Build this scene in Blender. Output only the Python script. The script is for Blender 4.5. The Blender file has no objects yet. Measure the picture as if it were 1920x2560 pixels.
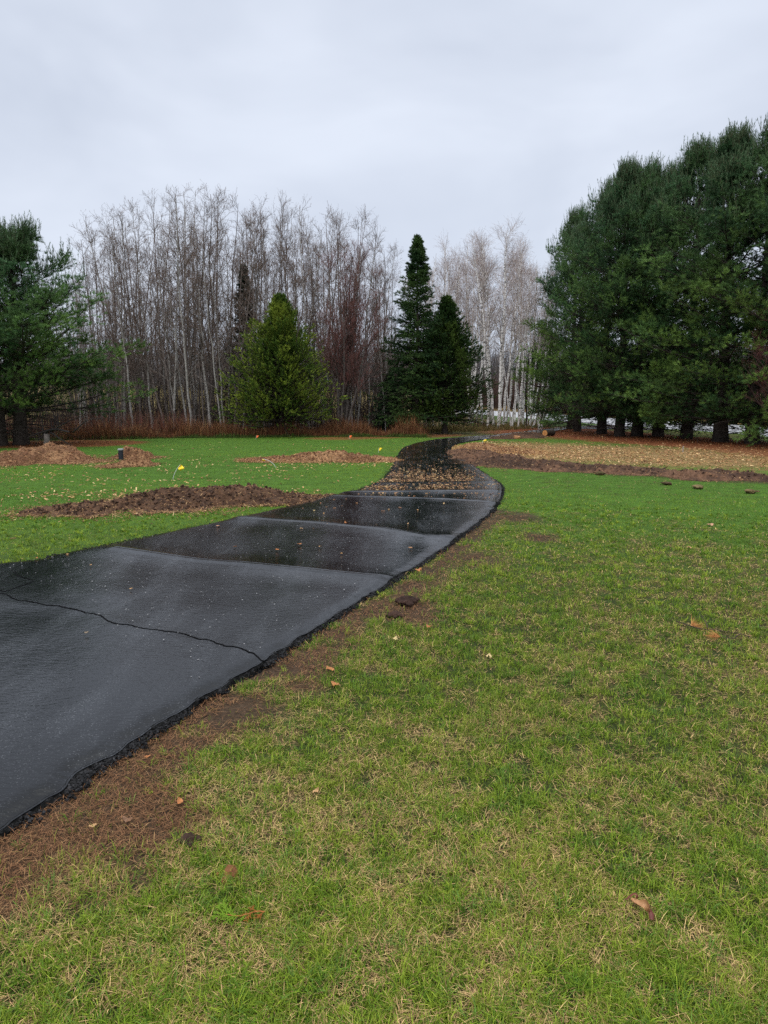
import bpy, math
import numpy as np
from math import radians

# ------------------------------------------------------------------ camera, sky, sun, exposure
SC = bpy.context.scene
COL = SC.collection
F_PX, CX, CY, CAM_H = 1800.0, 960.0, 1280.0, 1.65
PITCH = math.atan((1280 - 1005) / F_PX)
cam_d = bpy.data.cameras.new("camera")
cam = bpy.data.objects.new("camera", cam_d)
COL.objects.link(cam)
cam_d.sensor_fit = 'VERTICAL'
cam_d.sensor_height = 24.0
cam_d.lens = F_PX / 2560 * 24.0
cam_d.clip_start = 0.05
cam_d.clip_end = 3000
cam.location = (0, 0, CAM_H)
cam.rotation_euler = (radians(90) - PITCH, 0, 0)
SC.camera = cam

SUN_EL, SUN_ROT = radians(48), radians(200)
world = bpy.data.worlds.new("World")
SC.world = world
world.use_nodes = True
wn, wl = world.node_tree.nodes, world.node_tree.links
wn.clear()
w_out = wn.new('ShaderNodeOutputWorld')
w_bg = wn.new('ShaderNodeBackground')
w_bg.inputs['Strength'].default_value = 0.1
w_sky = wn.new('ShaderNodeTexSky')
w_sky.sky_type = 'NISHITA'
w_sky.sun_disc = False
w_sky.sun_elevation = SUN_EL
w_sky.sun_rotation = SUN_ROT
w_tc = wn.new('ShaderNodeTexCoord')
w_map = wn.new('ShaderNodeMapping')
w_map.inputs['Scale'].default_value = (1.0, 1.0, 2.2)
w_no = wn.new('ShaderNodeTexNoise')
w_no.inputs['Scale'].default_value = 2.3
w_no.inputs['Detail'].default_value = 4.0
w_no.inputs['Roughness'].default_value = 0.5
w_no.inputs['Distortion'].default_value = 0.35
w_ramp = wn.new('ShaderNodeValToRGB')
w_ramp.color_ramp.elements[0].position = 0.36
w_ramp.color_ramp.elements[0].color = (0.615, 0.675, 0.795, 1)
w_ramp.color_ramp.elements[1].position = 0.66
w_ramp.color_ramp.elements[1].color = (0.785, 0.845, 0.962, 1)
w_mul = wn.new('ShaderNodeVectorMath')
w_mul.operation = 'SCALE'
w_mul.inputs['Scale'].default_value = 10.0
w_tint = wn.new('ShaderNodeMix')                # and whiter overhead than near the horizon
w_tint.data_type = 'RGBA'
w_tint.inputs['B'].default_value = (0.74, 0.76, 0.76, 1)
w_tf = wn.new('ShaderNodeMapRange')
w_tf.inputs['From Min'].default_value = 0.5
w_tf.inputs['From Max'].default_value = 0.8
w_mix = wn.new('ShaderNodeMix')
w_mix.data_type = 'RGBA'
w_mix.inputs['Factor'].default_value = 0.93
wl.new(w_tc.outputs['Generated'], w_map.inputs['Vector'])
wl.new(w_map.outputs['Vector'], w_no.inputs['Vector'])
wl.new(w_no.outputs['Fac'], w_ramp.inputs['Fac'])
wl.new(w_ramp.outputs['Color'], w_tint.inputs['A'])
wl.new(w_tint.outputs['Result'], w_mul.inputs[0])
wl.new(w_tf.outputs['Result'], w_tint.inputs['Factor'])
w_sep = wn.new('ShaderNodeSeparateXYZ')          # an overcast sky is brightest overhead
w_gr = wn.new('ShaderNodeMapRange')
w_gr.interpolation_type = 'SMOOTHSTEP'
for k_, v_ in zip(('From Min', 'From Max', 'To Min', 'To Max'), (0.60, 0.97, 10.4, 40.0)):
    w_gr.inputs[k_].default_value = v_
wl.new(w_tc.outputs['Generated'], w_sep.inputs[0])
wl.new(w_sep.outputs['Z'], w_gr.inputs['Value'])
wl.new(w_sep.outputs['Z'], w_tf.inputs['Value'])
wl.new(w_gr.outputs['Result'], w_mul.inputs['Scale'])
wl.new(w_sky.outputs['Color'], w_mix.inputs['A'])
wl.new(w_mul.outputs['Vector'], w_mix.inputs['B'])
wl.new(w_mix.outputs['Result'], w_bg.inputs['Color'])
wl.new(w_bg.outputs['Background'], w_out.inputs['Surface'])

sun_d = bpy.data.lights.new("sun", 'SUN')
sun_d.energy = 1.2
sun_d.angle = radians(40)
sun_d.color = (1.0, 0.97, 0.92)
sun = bpy.data.objects.new("sun", sun_d)
COL.objects.link(sun)
sun.rotation_euler = (radians(90) - SUN_EL, 0, radians(180) - SUN_ROT)

SC.view_settings.view_transform = 'Standard'
SC.view_settings.look = 'None'
SC.view_settings.exposure = 0.0
SC.view_settings.gamma = 1.0
SC.cycles.use_denoising = False
SC.cycles.max_bounces = 5
SC.cycles.diffuse_bounces = 3
SC.cycles.glossy_bounces = 2
SC.cycles.transmission_bounces = 2
SC.cycles.transparent_max_bounces = 4

# ------------------------------------------------------------------ small helpers
cp, sp_ = math.cos(PITCH), math.sin(PITCH)


def ray(u, v):
    x, y = (u - CX) / F_PX, -(v - CY) / F_PX
    return np.array([x, cp + y * sp_, -sp_ + y * cp])


def gp(u, v, z=0.0):                       # where the sight line meets the ground
    r = ray(u, v)
    t = (z - CAM_H) / r[2]
    return np.array([r[0] * t, r[1] * t, z])


def at(u, v, Y):                           # point of the sight line at distance Y
    r = ray(u, v)
    t = Y / r[1]
    return np.array([r[0] * t, Y, CAM_H + r[2] * t])


def gpl(pts):
    return np.array([gp(*p)[:2] for p in pts])


def hash2(ix, iy, seed):
    h = (ix.astype(np.int64) * 374761393 + iy.astype(np.int64) * 668265263 + seed * 1274126177) & 0xffffffff
    h = ((h ^ (h >> 13)) * 1274126177) & 0xffffffff
    return ((h ^ (h >> 16)) & 0xffffff) / float(0xffffff)


def vnoise(x, y, seed=0):
    x = np.asarray(x, float); y = np.asarray(y, float)
    ix, iy = np.floor(x), np.floor(y)
    fx, fy = x - ix, y - iy
    fx = fx * fx * (3 - 2 * fx); fy = fy * fy * (3 - 2 * fy)
    a = hash2(ix, iy, seed); b = hash2(ix + 1, iy, seed)
    c = hash2(ix, iy + 1, seed); d = hash2(ix + 1, iy + 1, seed)
    return (a * (1 - fx) + b * fx) * (1 - fy) + (c * (1 - fx) + d * fx) * fy


def fbm(x, y, seed=0, octv=4, rough=0.5):
    s = 0.0; a = 1.0; t = 0.0; f = 1.0
    for i in range(octv):
        s = s + a * vnoise(np.asarray(x) * f + 17.3 * i, np.asarray(y) * f + 9.1 * i, seed + i)
        t += a; a *= rough; f *= 2.03
    return s / t


def sstep(a, b, x):
    t = np.clip((x - a) / (b - a), 0, 1)
    return t * t * (3 - 2 * t)


def lerp(a, b, t):
    t = np.asarray(t)
    if t.ndim and (np.ndim(a) > 1 or np.ndim(b) > 1 or np.shape(a) == (3,)):
        t = t[:, None]
    return a * (1 - t) + b * t


def seg_dist(x, y, poly):
    best = np.full(np.shape(x), 1e9)
    for (ax, ay), (bx, by) in zip(poly[:-1], poly[1:]):
        dx, dy = bx - ax, by - ay
        t = np.clip(((x - ax) * dx + (y - ay) * dy) / (dx * dx + dy * dy + 1e-12), 0, 1)
        best = np.minimum(best, np.hypot(x - ax - t * dx, y - ay - t * dy))
    return best


def inside(x, y, poly):
    c = np.zeros(np.shape(x), bool)
    n = len(poly)
    for i in range(n):
        x1, y1 = poly[i]; x2, y2 = poly[(i + 1) % n]
        if y1 == y2:
            continue
        k = ((y1 > y) != (y2 > y)) & (x < (x2 - x1) * (y - y1) / (y2 - y1) + x1)
        c ^= k
    return c


def norm(v):
    return v / (np.linalg.norm(v, axis=-1, keepdims=True) + 1e-12)


class Geo:
    """collects vertex, quad and triangle arrays with a colour per vertex"""
    def __init__(s):
        s.v, s.q, s.t, s.c, s.n = [], [], [], [], 0
        s.qm, s.tm = [], []

    def add(s, v, q=None, t=None, c=None, m=0):
        v = np.asarray(v, float).reshape(-1, 3)
        if q is not None and len(q):
            s.q.append(np.asarray(q, np.int64) + s.n); s.qm.append(np.full(len(q), m))
        if t is not None and len(t):
            s.t.append(np.asarray(t, np.int64) + s.n); s.tm.append(np.full(len(t), m))
        if c is None:
            c = (0.5, 0.5, 0.5)
        c = np.asarray(c, float)
        if c.ndim == 1:
            c = np.tile(c, (len(v), 1))
        s.v.append(v); s.c.append(c); s.n += len(v)

    def mesh(s, name, mats, smooth=False):
        v = np.concatenate(s.v); c = np.concatenate(s.c)
        q = np.concatenate(s.q) if s.q else np.zeros((0, 4), np.int64)
        t = np.concatenate(s.t) if s.t else np.zeros((0, 3), np.int64)
        qm = np.concatenate(s.qm) if s.qm else np.zeros(0, int)
        tm = np.concatenate(s.tm) if s.tm else np.zeros(0, int)
        me = bpy.data.meshes.new(name)
        me.vertices.add(len(v)); me.vertices.foreach_set('co', v.astype(np.float32).ravel())
        nl = len(q) * 4 + len(t) * 3
        me.loops.add(nl); me.polygons.add(len(q) + len(t))
        me.loops.foreach_set('vertex_index', np.concatenate([q.ravel(), t.ravel()]).astype(np.int32))
        ls = np.concatenate([np.arange(len(q)) * 4, len(q) * 4 + np.arange(len(t)) * 3])
        me.polygons.foreach_set('loop_start', ls.astype(np.int32))
        if not isinstance(mats, (list, tuple)):
            mats = [mats]
        for m in mats:
            me.materials.append(m)
        if len(mats) > 1:
            me.polygons.foreach_set('material_index', np.concatenate([qm, tm]).astype(np.int32))
        me.update(calc_edges=True)
        me.polygons.foreach_set('use_smooth', np.full(len(q) + len(t), bool(smooth)))
        a = me.color_attributes.new('Col', 'FLOAT_COLOR', 'POINT')
        a.data.foreach_set('color', np.concatenate([c, np.ones((len(c), 1))], 1).astype(np.float32).ravel())
        return me


def obj(name, me, parent=None, loc=(0, 0, 0), rz=0.0):
    if isinstance(me, Geo):
        raise TypeError
    o = bpy.data.objects.new(name, me)
    COL.objects.link(o)
    o.parent = parent
    o.location = loc
    o.rotation_euler = (0, 0, rz)
    return o


def tag(o, label=None, cat=None, group=None, kind=None):
    if label: o['label'] = label
    if cat: o['category'] = cat
    if group: o['group'] = group
    if kind: o['kind'] = kind
    return o


def empty(name, loc, rz=0.0, label=None, cat=None, group=None, scale=1.0):
    o = bpy.data.objects.new(name, None)
    COL.objects.link(o)
    o.location = loc; o.rotation_euler = (0, 0, rz)
    o.scale = (scale, scale, scale) if np.isscalar(scale) else scale
    o.empty_display_size = 0.3
    return tag(o, label, cat, group)


def tubes(g, P, R, sides=5, col=(0.5, 0.5, 0.5), m=0, cap=False):
    """P (N,K,3) centre lines, R (N,K) radii"""
    P = np.asarray(P, float); R = np.asarray(R, float)
    if P.ndim == 2:
        P = P[None]; R = R[None]
    N, K, _ = P.shape
    T = np.empty_like(P)
    T[:, 1:-1] = P[:, 2:] - P[:, :-2]; T[:, 0] = P[:, 1] - P[:, 0]; T[:, -1] = P[:, -1] - P[:, -2]
    T = norm(T)
    ref = np.where(np.abs(T[:, :1, 2:3]).mean(axis=1, keepdims=True) > 0.8, np.array([[[1., 0, 0]]]), np.array([[[0., 0, 1]]]))
    A = norm(np.cross(T, np.broadcast_to(ref, T.shape))); B = np.cross(T, A)
    an = np.arange(sides) / sides * 2 * math.pi
    ring = A[:, :, None] * np.cos(an)[None, None, :, None] + B[:, :, None] * np.sin(an)[None, None, :, None]
    V = P[:, :, None] + ring * R[:, :, None, None]
    base = (np.arange(N) * K * sides)[:, None, None]
    k = np.arange(K - 1)[None, :, None]; j = np.arange(sides)[None, None, :]
    j2 = (j + 1) % sides
    q = np.stack([base + k * sides + j, base + k * sides + j2, base + (k + 1) * sides + j2, base + (k + 1) * sides + j], -1).reshape(-1, 4)
    c = np.asarray(col, float)
    if c.ndim == 2:
        c = np.repeat(c, K * sides, axis=0)
    t = None
    if cap:
        t = []
        for n in range(N):
            for e in (0, K - 1):
                b = n * K * sides + e * sides
                for i in range(1, sides - 1):
                    t.append((b, b + i, b + i + 1))
    g.add(V.reshape(-1, 3), q=q, t=t, c=c, m=m)


def grow(rng, P, R, n, t0, t1, ang, ln, K=4, up=0.25, wig=0.08, rs=0.5, rt=0.004, planar=False, rmax=1.0):
    """n children from each polyline; returns child centre lines and radii"""
    N, KP, _ = P.shape
    t = np.sort(t0 + (t1 - t0) * rng.random((N, n)), axis=1)
    f = t * (KP - 1); i0 = np.minimum(f.astype(int), KP - 2); fr = (f - i0)[..., None]
    idx = np.arange(N)[:, None]
    S = P[idx, i0] * (1 - fr) + P[idx, i0 + 1] * fr
    T = norm(P[idx, i0 + 1] - P[idx, i0])
    Rp = R[idx, i0] * (1 - fr[..., 0]) + R[idx, i0 + 1] * fr[..., 0]
    upv = np.array([0, 0, 1.0])
    side = np.cross(T, upv); bad = np.linalg.norm(side, axis=-1) < 0.15
    side[bad] = np.array([1.0, 0, 0]); side = norm(side)
    oth = np.cross(side, T)
    if planar:
        sgn = np.where((np.arange(n)[None] + rng.integers(0, 2, (N, 1))) % 2 == 0, 1.0, -1.0)
        az = np.where(sgn > 0, 0, math.pi) + rng.normal(0, 0.35, (N, n))
    else:
        az = rng.random((N, n)) * 2 * math.pi
    perp = side * np.cos(az)[..., None] + oth * np.sin(az)[..., None]
    a = ang * (0.75 + 0.5 * rng.random((N, n)))[..., None]
    D = norm(T * np.cos(a) + perp * np.sin(a))
    L = ln(t, rng) if callable(ln) else np.full(t.shape, ln)
    seg = (L / (K - 1))[..., None]
    out = np.empty((N, n, K, 3)); out[:, :, 0] = S
    for k in range(1, K):
        D = norm(D + upv * up + rng.normal(0, wig, D.shape))
        out[:, :, k] = out[:, :, k - 1] + D * seg
    r0 = np.minimum(Rp * rs, rmax)
    rr = r0[..., None] * np.linspace(1, 0, K) + rt * np.linspace(0, 1, K)
    return out.reshape(-1, K, 3), np.maximum(rr.reshape(-1, K), rt), t.reshape(-1)


def along(P, t):
    KP = P.shape[1]
    f = t * (KP - 1); i0 = np.minimum(f.astype(int), KP - 2); fr = (f - i0)[..., None]
    idx = np.arange(P.shape[0])
    if t.ndim == 2:
        idx = idx[:, None]
    return P[idx, i0] * (1 - fr) + P[idx, i0 + 1] * fr, norm(P[idx, i0 + 1] - P[idx, i0])


def tufts(g, rng, S, D, n, L, W, spread, col, colvar=0.12, shoot=0.06, flat=0.0):
    """needle bundles: n thin triangles around each shoot"""
    M = len(S)
    S = np.repeat(S, n, 0); D = np.repeat(D, n, 0)
    cc = np.repeat(col * (1 + rng.normal(0, colvar, (M, 1))), n, 0) if np.ndim(col) == 2 else np.tile(col, (M * n, 1))
    rnd = rng.normal(0, 1, S.shape); rnd[:, 2] *= (1 - flat)
    perp = norm(rnd - D * (rnd * D).sum(1, keepdims=True))
    a = (spread * (0.4 + 0.9 * rng.random(M * n)))[:, None]
    nd = norm(D * np.cos(a) + perp * np.sin(a))
    base = S + D * (rng.random((M * n, 1)) * shoot)
    l = (L * (0.7 + 0.5 * rng.random(M * n)))[:, None]
    side = norm(np.cross(nd, rng.normal(0, 1, nd.shape))) * (W * 0.5)
    V = np.stack([base - side * 0.7, base + side * 0.7, base + nd * l * 0.55 + side, base + nd * l], 1)
    V = np.stack([base - side, base + side, base + nd * l], 1)
    idx = np.arange(M * n * 3).reshape(-1, 3)
    g.add(V.reshape(-1, 3), t=idx, c=np.repeat(cc, 3, 0))


def blades(g, rng, base, head, lean, L, W, col, bend=0.5, two=True):
    """grass blades: base (N,3), heading angle, lean from vertical, length, width"""
    N = len(base)
    h = np.stack([np.cos(head), np.sin(head), np.zeros(N)], 1)
    s = np.stack([-np.sin(head + rng.normal(0, 0.5, N)), np.cos(head), np.zeros(N)], 1)
    s = norm(s) * (W * 0.5)[:, None]
    up = np.array([0, 0, 1.0])
    d1 = h * np.sin(lean)[:, None] + up * np.cos(lean)[:, None]
    l2 = np.minimum(lean + bend * (0.4 + 1.2 * rng.random(N)), 1.62)
    d2 = h * np.sin(l2)[:, None] + up * np.cos(l2)[:, None]
    mid = base + d1 * (L * 0.5)[:, None]
    tip = mid + d2 * (L * 0.5)[:, None]
    if two:
        V = np.stack([base - s, base + s, mid + s * 0.85, mid - s * 0.85, tip], 1)
        b = (np.arange(N) * 5)[:, None]
        g.add(V.reshape(-1, 3), q=b + np.array([[0, 1, 2, 3]]), t=b + np.array([[3, 2, 4]]), c=np.repeat(col, 5, 0))
    else:
        V = np.stack([base - s, base + s, tip], 1)
        g.add(V.reshape(-1, 3), t=np.arange(N * 3).reshape(-1, 3), c=np.repeat(col, 3, 0))


def chips(g, rng, P, L, W, H, col, tilt=0.35):
    """wood chips: irregular little slabs with real thickness"""
    N = len(P)
    az = rng.random(N) * 2 * math.pi
    tl = rng.normal(0, tilt, N)
    a = np.stack([np.cos(az) * np.cos(tl), np.sin(az) * np.cos(tl), np.sin(tl)], 1)
    b = norm(np.cross(np.array([0, 0, 1.0]) + rng.normal(0, tilt, (N, 3)), a))
    c = np.cross(a, b)
    V = []
    for sx, sy, sz in ((-1, -1, -1), (1, -1, -1), (1, 1, -1), (-1, 1, -1), (-1, -1, 1), (1, -1, 1), (1, 1, 1), (-1, 1, 1)):
        jx = 0.6 + 0.55 * rng.random(N); jy = 0.45 + 0.65 * rng.random(N)
        V.append(P + a * (sx * L * 0.5 * jx)[:, None] + b * (sy * W * 0.5 * jy)[:, None] + c * (sz * H * 0.5)[:, None])
    V = np.stack(V, 1)
    f = np.array([[0, 3, 2, 1], [4, 5, 6, 7], [0, 1, 5, 4], [1, 2, 6, 5], [2, 3, 7, 6], [3, 0, 4, 7]])
    q = ((np.arange(N) * 8)[:, None, None] + f[None]).reshape(-1, 4)
    g.add(V.reshape(-1, 3), q=q, c=np.repeat(col, 8, 0))


# ------------------------------------------------------------------ materials
def mat(name, rough=0.7, spec=0.3, transl=0.0, col=None, use_attr=True, bump=None, nscale=None, nvar=0.0, coat=0.0):
    m = bpy.data.materials.new(name)
    m.use_nodes = True
    nt = m.node_tree; n, l = nt.nodes, nt.links
    pb = n['Principled BSDF']
    pb.inputs['Roughness'].default_value = rough
    pb.inputs['Specular IOR Level'].default_value = spec
    src = None
    if use_attr:
        at_ = n.new('ShaderNodeAttribute'); at_.attribute_name = 'Col'; src = at_.outputs['Color']
    else:
        rgb = n.new('ShaderNodeRGB'); rgb.outputs[0].default_value = (*col, 1); src = rgb.outputs[0]
    tc = n.new('ShaderNodeTexCoord')
    if nscale:
        no = n.new('ShaderNodeTexNoise'); no.inputs['Scale'].default_value = nscale
        no.inputs['Detail'].default_value = 5
        l.new(tc.outputs['Object'], no.inputs['Vector'])
        mr = n.new('ShaderNodeMapRange'); mr.inputs['From Min'].default_value = 0.3; mr.inputs['From Max'].default_value = 0.7
        mr.inputs['To Min'].default_value = 1 - nvar; mr.inputs['To Max'].default_value = 1 + nvar
        l.new(no.outputs['Fac'], mr.inputs['Value'])
        vm = n.new('ShaderNodeVectorMath'); vm.operation = 'SCALE'
        l.new(src, vm.inputs[0]); l.new(mr.outputs['Result'], vm.inputs['Scale'])
        src = vm.outputs['Vector']
        if bump:
            bp = n.new('ShaderNodeBump'); bp.inputs['Strength'].default_value = 1.0
            bp.inputs['Distance'].default_value = bump
            l.new(no.outputs['Fac'], bp.inputs['Height']); l.new(bp.outputs['Normal'], pb.inputs['Normal'])
    l.new(src, pb.inputs['Base Color'])
    if coat:
        pb.inputs['Coat Weight'].default_value = coat
        pb.inputs['Coat Roughness'].default_value = 0.15
    if transl:
        tr = n.new('ShaderNodeBsdfTranslucent'); l.new(src, tr.inputs['Color'])
        mx = n.new('ShaderNodeMixShader'); mx.inputs[0].default_value = transl
        l.new(pb.outputs[0], mx.inputs[1]); l.new(tr.outputs[0], mx.inputs[2])
        l.new(mx.outputs[0], n['Material Output'].inputs['Surface'])
    return m


M_grass = mat('grass_blades', 0.6, 0.14, 0.3)
M_needle = mat('needles', 0.6, 0.12, 0.12)
M_chip = mat('wet_wood', 0.6, 0.35)
M_soil = mat('wet_soil', 0.85, 0.2, nscale=14, nvar=0.35, bump=0.03)
M_bark = mat('bark', 0.85, 0.2, nscale=9, nvar=0.4, bump=0.02)
M_twig = mat('twigs', 0.75, 0.25)
M_stem = mat('dry_stems', 0.85, 0.06, 0.1)
M_leaf = mat('dead_leaf', 0.5, 0.4, 0.1, nscale=30, nvar=0.25)
M_plain = mat('painted', 0.45, 0.4, nscale=12, nvar=0.08)


def ground_material():
    m = bpy.data.materials.new('ground')
    m.use_nodes = True
    nt = m.node_tree; n, l = nt.nodes, nt.links
    pb = n['Principled BSDF']; pb.inputs['Roughness'].default_value = 0.9; pb.inputs['Specular IOR Level'].default_value = 0.15
    a = n.new('ShaderNodeAttribute'); a.attribute_name = 'Col'
    tc = n.new('ShaderNodeTexCoord')
    src = a.outputs['Color']
    nodes = []
    for sc, det, var in ((3.0, 6, 0.25), (45.0, 6, 0.45)):
        no = n.new('ShaderNodeTexNoise'); no.inputs['Scale'].default_value = sc; no.inputs['Detail'].default_value = det
        l.new(tc.outputs['Object'], no.inputs['Vector'])
        mr = n.new('ShaderNodeMapRange'); mr.inputs['From Min'].default_value = 0.3; mr.inputs['From Max'].default_value = 0.7
        mr.inputs['To Min'].default_value = 1 - var; mr.inputs['To Max'].default_value = 1 + var
        l.new(no.outputs['Fac'], mr.inputs['Value'])
        vm = n.new('ShaderNodeVectorMath'); vm.operation = 'SCALE'
        l.new(src, vm.inputs[0]); l.new(mr.outputs['Result'], vm.inputs['Scale']); src = vm.outputs['Vector']
        nodes.append(no)
    bp = n.new('ShaderNodeBump'); bp.inputs['Distance'].default_value = 0.03
    l.new(nodes[1].outputs['Fac'], bp.inputs['Height']); l.new(bp.outputs['Normal'], pb.inputs['Normal'])
    l.new(src, pb.inputs['Base Color'])
    return m


def asphalt_material():
    m = bpy.data.materials.new('wet_asphalt')
    m.use_nodes = True
    nt = m.node_tree; n, l = nt.nodes, nt.links
    pb = n['Principled BSDF']
    tc = n.new('ShaderNodeTexCoord')

    def noise(sc, det, rough=0.5, scale=None):
        no = n.new('ShaderNodeTexNoise'); no.inputs['Scale'].default_value = sc; no.inputs['Detail'].default_value = det
        no.inputs['Roughness'].default_value = rough
        if scale:
            mp = n.new('ShaderNodeMapping'); mp.inputs['Scale'].default_value = scale
            mp.inputs['Rotation'].default_value = (0, 0, radians(20))
            l.new(tc.outputs['Object'], mp.inputs['Vector']); l.new(mp.outputs['Vector'], no.inputs['Vector'])
        else:
            l.new(tc.outputs['Object'], no.inputs['Vector'])
        return no

    def mrange(src, a, b, c, d):
        mr = n.new('ShaderNodeMapRange')
        for k, v in zip(('From Min', 'From Max', 'To Min', 'To Max'), (a, b, c, d)):
            mr.inputs[k].default_value = v
        l.new(src, mr.inputs['Value']); return mr.outputs['Result']

    def math_(op, a, b):
        mm = n.new('ShaderNodeMath'); mm.operation = op
        for i, x in enumerate((a, b)):
            if isinstance(x, (int, float)):
                mm.inputs[i].default_value = x
            else:
                l.new(x, mm.inputs[i])
        return mm.outputs[0]

    att = n.new('ShaderNodeAttribute'); att.attribute_name = 'Col'
    sepc = n.new('ShaderNodeSeparateColor'); l.new(att.outputs['Color'], sepc.inputs[0])
    big = noise(0.55, 3, 0.5, (1.0, 0.6, 1.0))
    mid = noise(5.0, 5, 0.6)
    fine = noise(75.0, 3, 0.6)
    grit = noise(190.0, 2, 0.6)
    streak = noise(1.6, 4, 0.6, (2.2, 0.45, 1.0))
    wet = mrange(big.outputs['Fac'], 0.36, 0.62, 0.0, 1.0)               # 1 = film of water
    r1 = mrange(wet, 0, 1, 0.13, 0.03)
    r2 = math_('ADD', r1, mrange(streak.outputs['Fac'], 0.55, 0.75, 0.0, 0.14))
    r3 = math_('ADD', r2, math_('MULTIPLY', sepc.outputs['Red'], 0.12))
    l.new(r3, pb.inputs['Roughness'])
    pb.inputs['IOR'].default_value = 1.34
    mixc = n.new('ShaderNodeMix'); mixc.data_type = 'RGBA'
    mixc.inputs['A'].default_value = (0.0055, 0.006, 0.0072, 1); mixc.inputs['B'].default_value = (0.034, 0.037, 0.043, 1)
    dryf = math_('MULTIPLY', mrange(streak.outputs['Fac'], 0.5, 0.72, 0.0, 1.0), mrange(grit.outputs['Fac'], 0.4, 0.62, 0.2, 1.0))
    l.new(dryf, mixc.inputs['Factor'])
    spk = noise(120.0, 1, 0.5)
    mixs = n.new('ShaderNodeMix'); mixs.data_type = 'RGBA'; mixs.inputs['B'].default_value = (0.10, 0.105, 0.115, 1)
    l.new(mixc.outputs['Result'], mixs.inputs['A'])
    l.new(math_('MULTIPLY', mrange(spk.outputs['Fac'], 0.64, 0.72, 0.0, 1.0), mrange(streak.outputs['Fac'], 0.40, 0.62, 0.15, 1.0)), mixs.inputs['Factor'])
    mixc = mixs
    mixk = n.new('ShaderNodeMix'); mixk.data_type = 'RGBA'; mixk.inputs['B'].default_value = (0.002, 0.002, 0.002, 1)
    l.new(mixc.outputs['Result'], mixk.inputs['A']); l.new(sepc.outputs['Green'], mixk.inputs['Factor'])
    l.new(mixk.outputs['Result'], pb.inputs['Base Color'])
    h1 = math_('MULTIPLY', fine.outputs['Fac'], mrange(wet, 0, 1, 1.0, 0.35))
    rip = noise(26.0, 3, 0.55, (0.7, 1.5, 1.0))
    b1 = n.new('ShaderNodeBump'); b1.inputs['Distance'].default_value = 0.0013; b1.inputs['Strength'].default_value = 1.0
    l.new(h1, b1.inputs['Height'])
    b2 = n.new('ShaderNodeBump'); b2.inputs['Distance'].default_value = 0.003; b2.inputs['Strength'].default_value = 0.7
    b3 = n.new('ShaderNodeBump'); b3.inputs['Distance'].default_value = 0.0017; b3.inputs['Strength'].default_value = 1.0
    l.new(rip.outputs['Fac'], b3.inputs['Height']); l.new(b1.outputs['Normal'], b3.inputs['Normal'])
    l.new(mid.outputs['Fac'], b2.inputs['Height']); l.new(b3.outputs['Normal'], b2.inputs['Normal'])
    l.new(b2.outputs['Normal'], pb.inputs['Normal'])
    # broken rough edge
    e = bpy.data.materials.new('broken_asphalt_edge'); e.use_nodes = True
    nt = e.node_tree; n, l = nt.nodes, nt.links
    pb = n['Principled BSDF']; pb.inputs['Roughness'].default_value = 0.6; pb.inputs['Specular IOR Level'].default_value = 0.08
    tc = n.new('ShaderNodeTexCoord')
    no = n.new('ShaderNodeTexNoise'); no.inputs['Scale'].default_value = 55; no.inputs['Detail'].default_value = 4
    l.new(tc.outputs['Object'], no.inputs['Vector'])
    rp = n.new('ShaderNodeValToRGB')
    rp.color_ramp.elements[0].position = 0.52; rp.color_ramp.elements[0].color = (0.006, 0.006, 0.006, 1)
    rp.color_ramp.elements[1].position = 0.8; rp.color_ramp.elements[1].color = (0.05, 0.05, 0.055, 1)
    l.new(no.outputs['Fac'], rp.inputs[0]); l.new(rp.outputs[0], pb.inputs['Base Color'])
    bp = n.new('ShaderNodeBump'); bp.inputs['Distance'].default_value = 0.02
    l.new(no.outputs['Fac'], bp.inputs['Height']); l.new(bp.outputs['Normal'], pb.inputs['Normal'])
    return m, e


def birch_material():
    m = bpy.data.materials.new('birch_bark'); m.use_nodes = True
    nt = m.node_tree; n, l = nt.nodes, nt.links
    pb = n['Principled BSDF']; pb.inputs['Roughness'].default_value = 0.6
    tc = n.new('ShaderNodeTexCoord'); mp = n.new('ShaderNodeMapping'); mp.inputs['Scale'].default_value = (3.0, 3.0, 9.0)
    l.new(tc.outputs['Object'], mp.inputs['Vector'])
    no = n.new('ShaderNodeTexNoise'); no.inputs['Scale'].default_value = 1.3; no.inputs['Detail'].default_value = 4; no.inputs['Roughness'].default_value = 0.65
    l.new(mp.outputs['Vector'], no.inputs['Vector'])
    rp = n.new('ShaderNodeValToRGB')
    rp.color_ramp.elements[0].position = 0.40; rp.color_ramp.elements[0].color = (0.035, 0.03, 0.03, 1)
    rp.color_ramp.elements[1].position = 0.47; rp.color_ramp.elements[1].color = (0.74, 0.71, 0.69, 1)
    l.new(no.outputs['Fac'], rp.inputs[0]); l.new(rp.outputs[0], pb.inputs['Base Color'])
    return m


M_ground = ground_material()
M_asphalt, M_edge = asphalt_material()
M_birch = birch_material()

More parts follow.
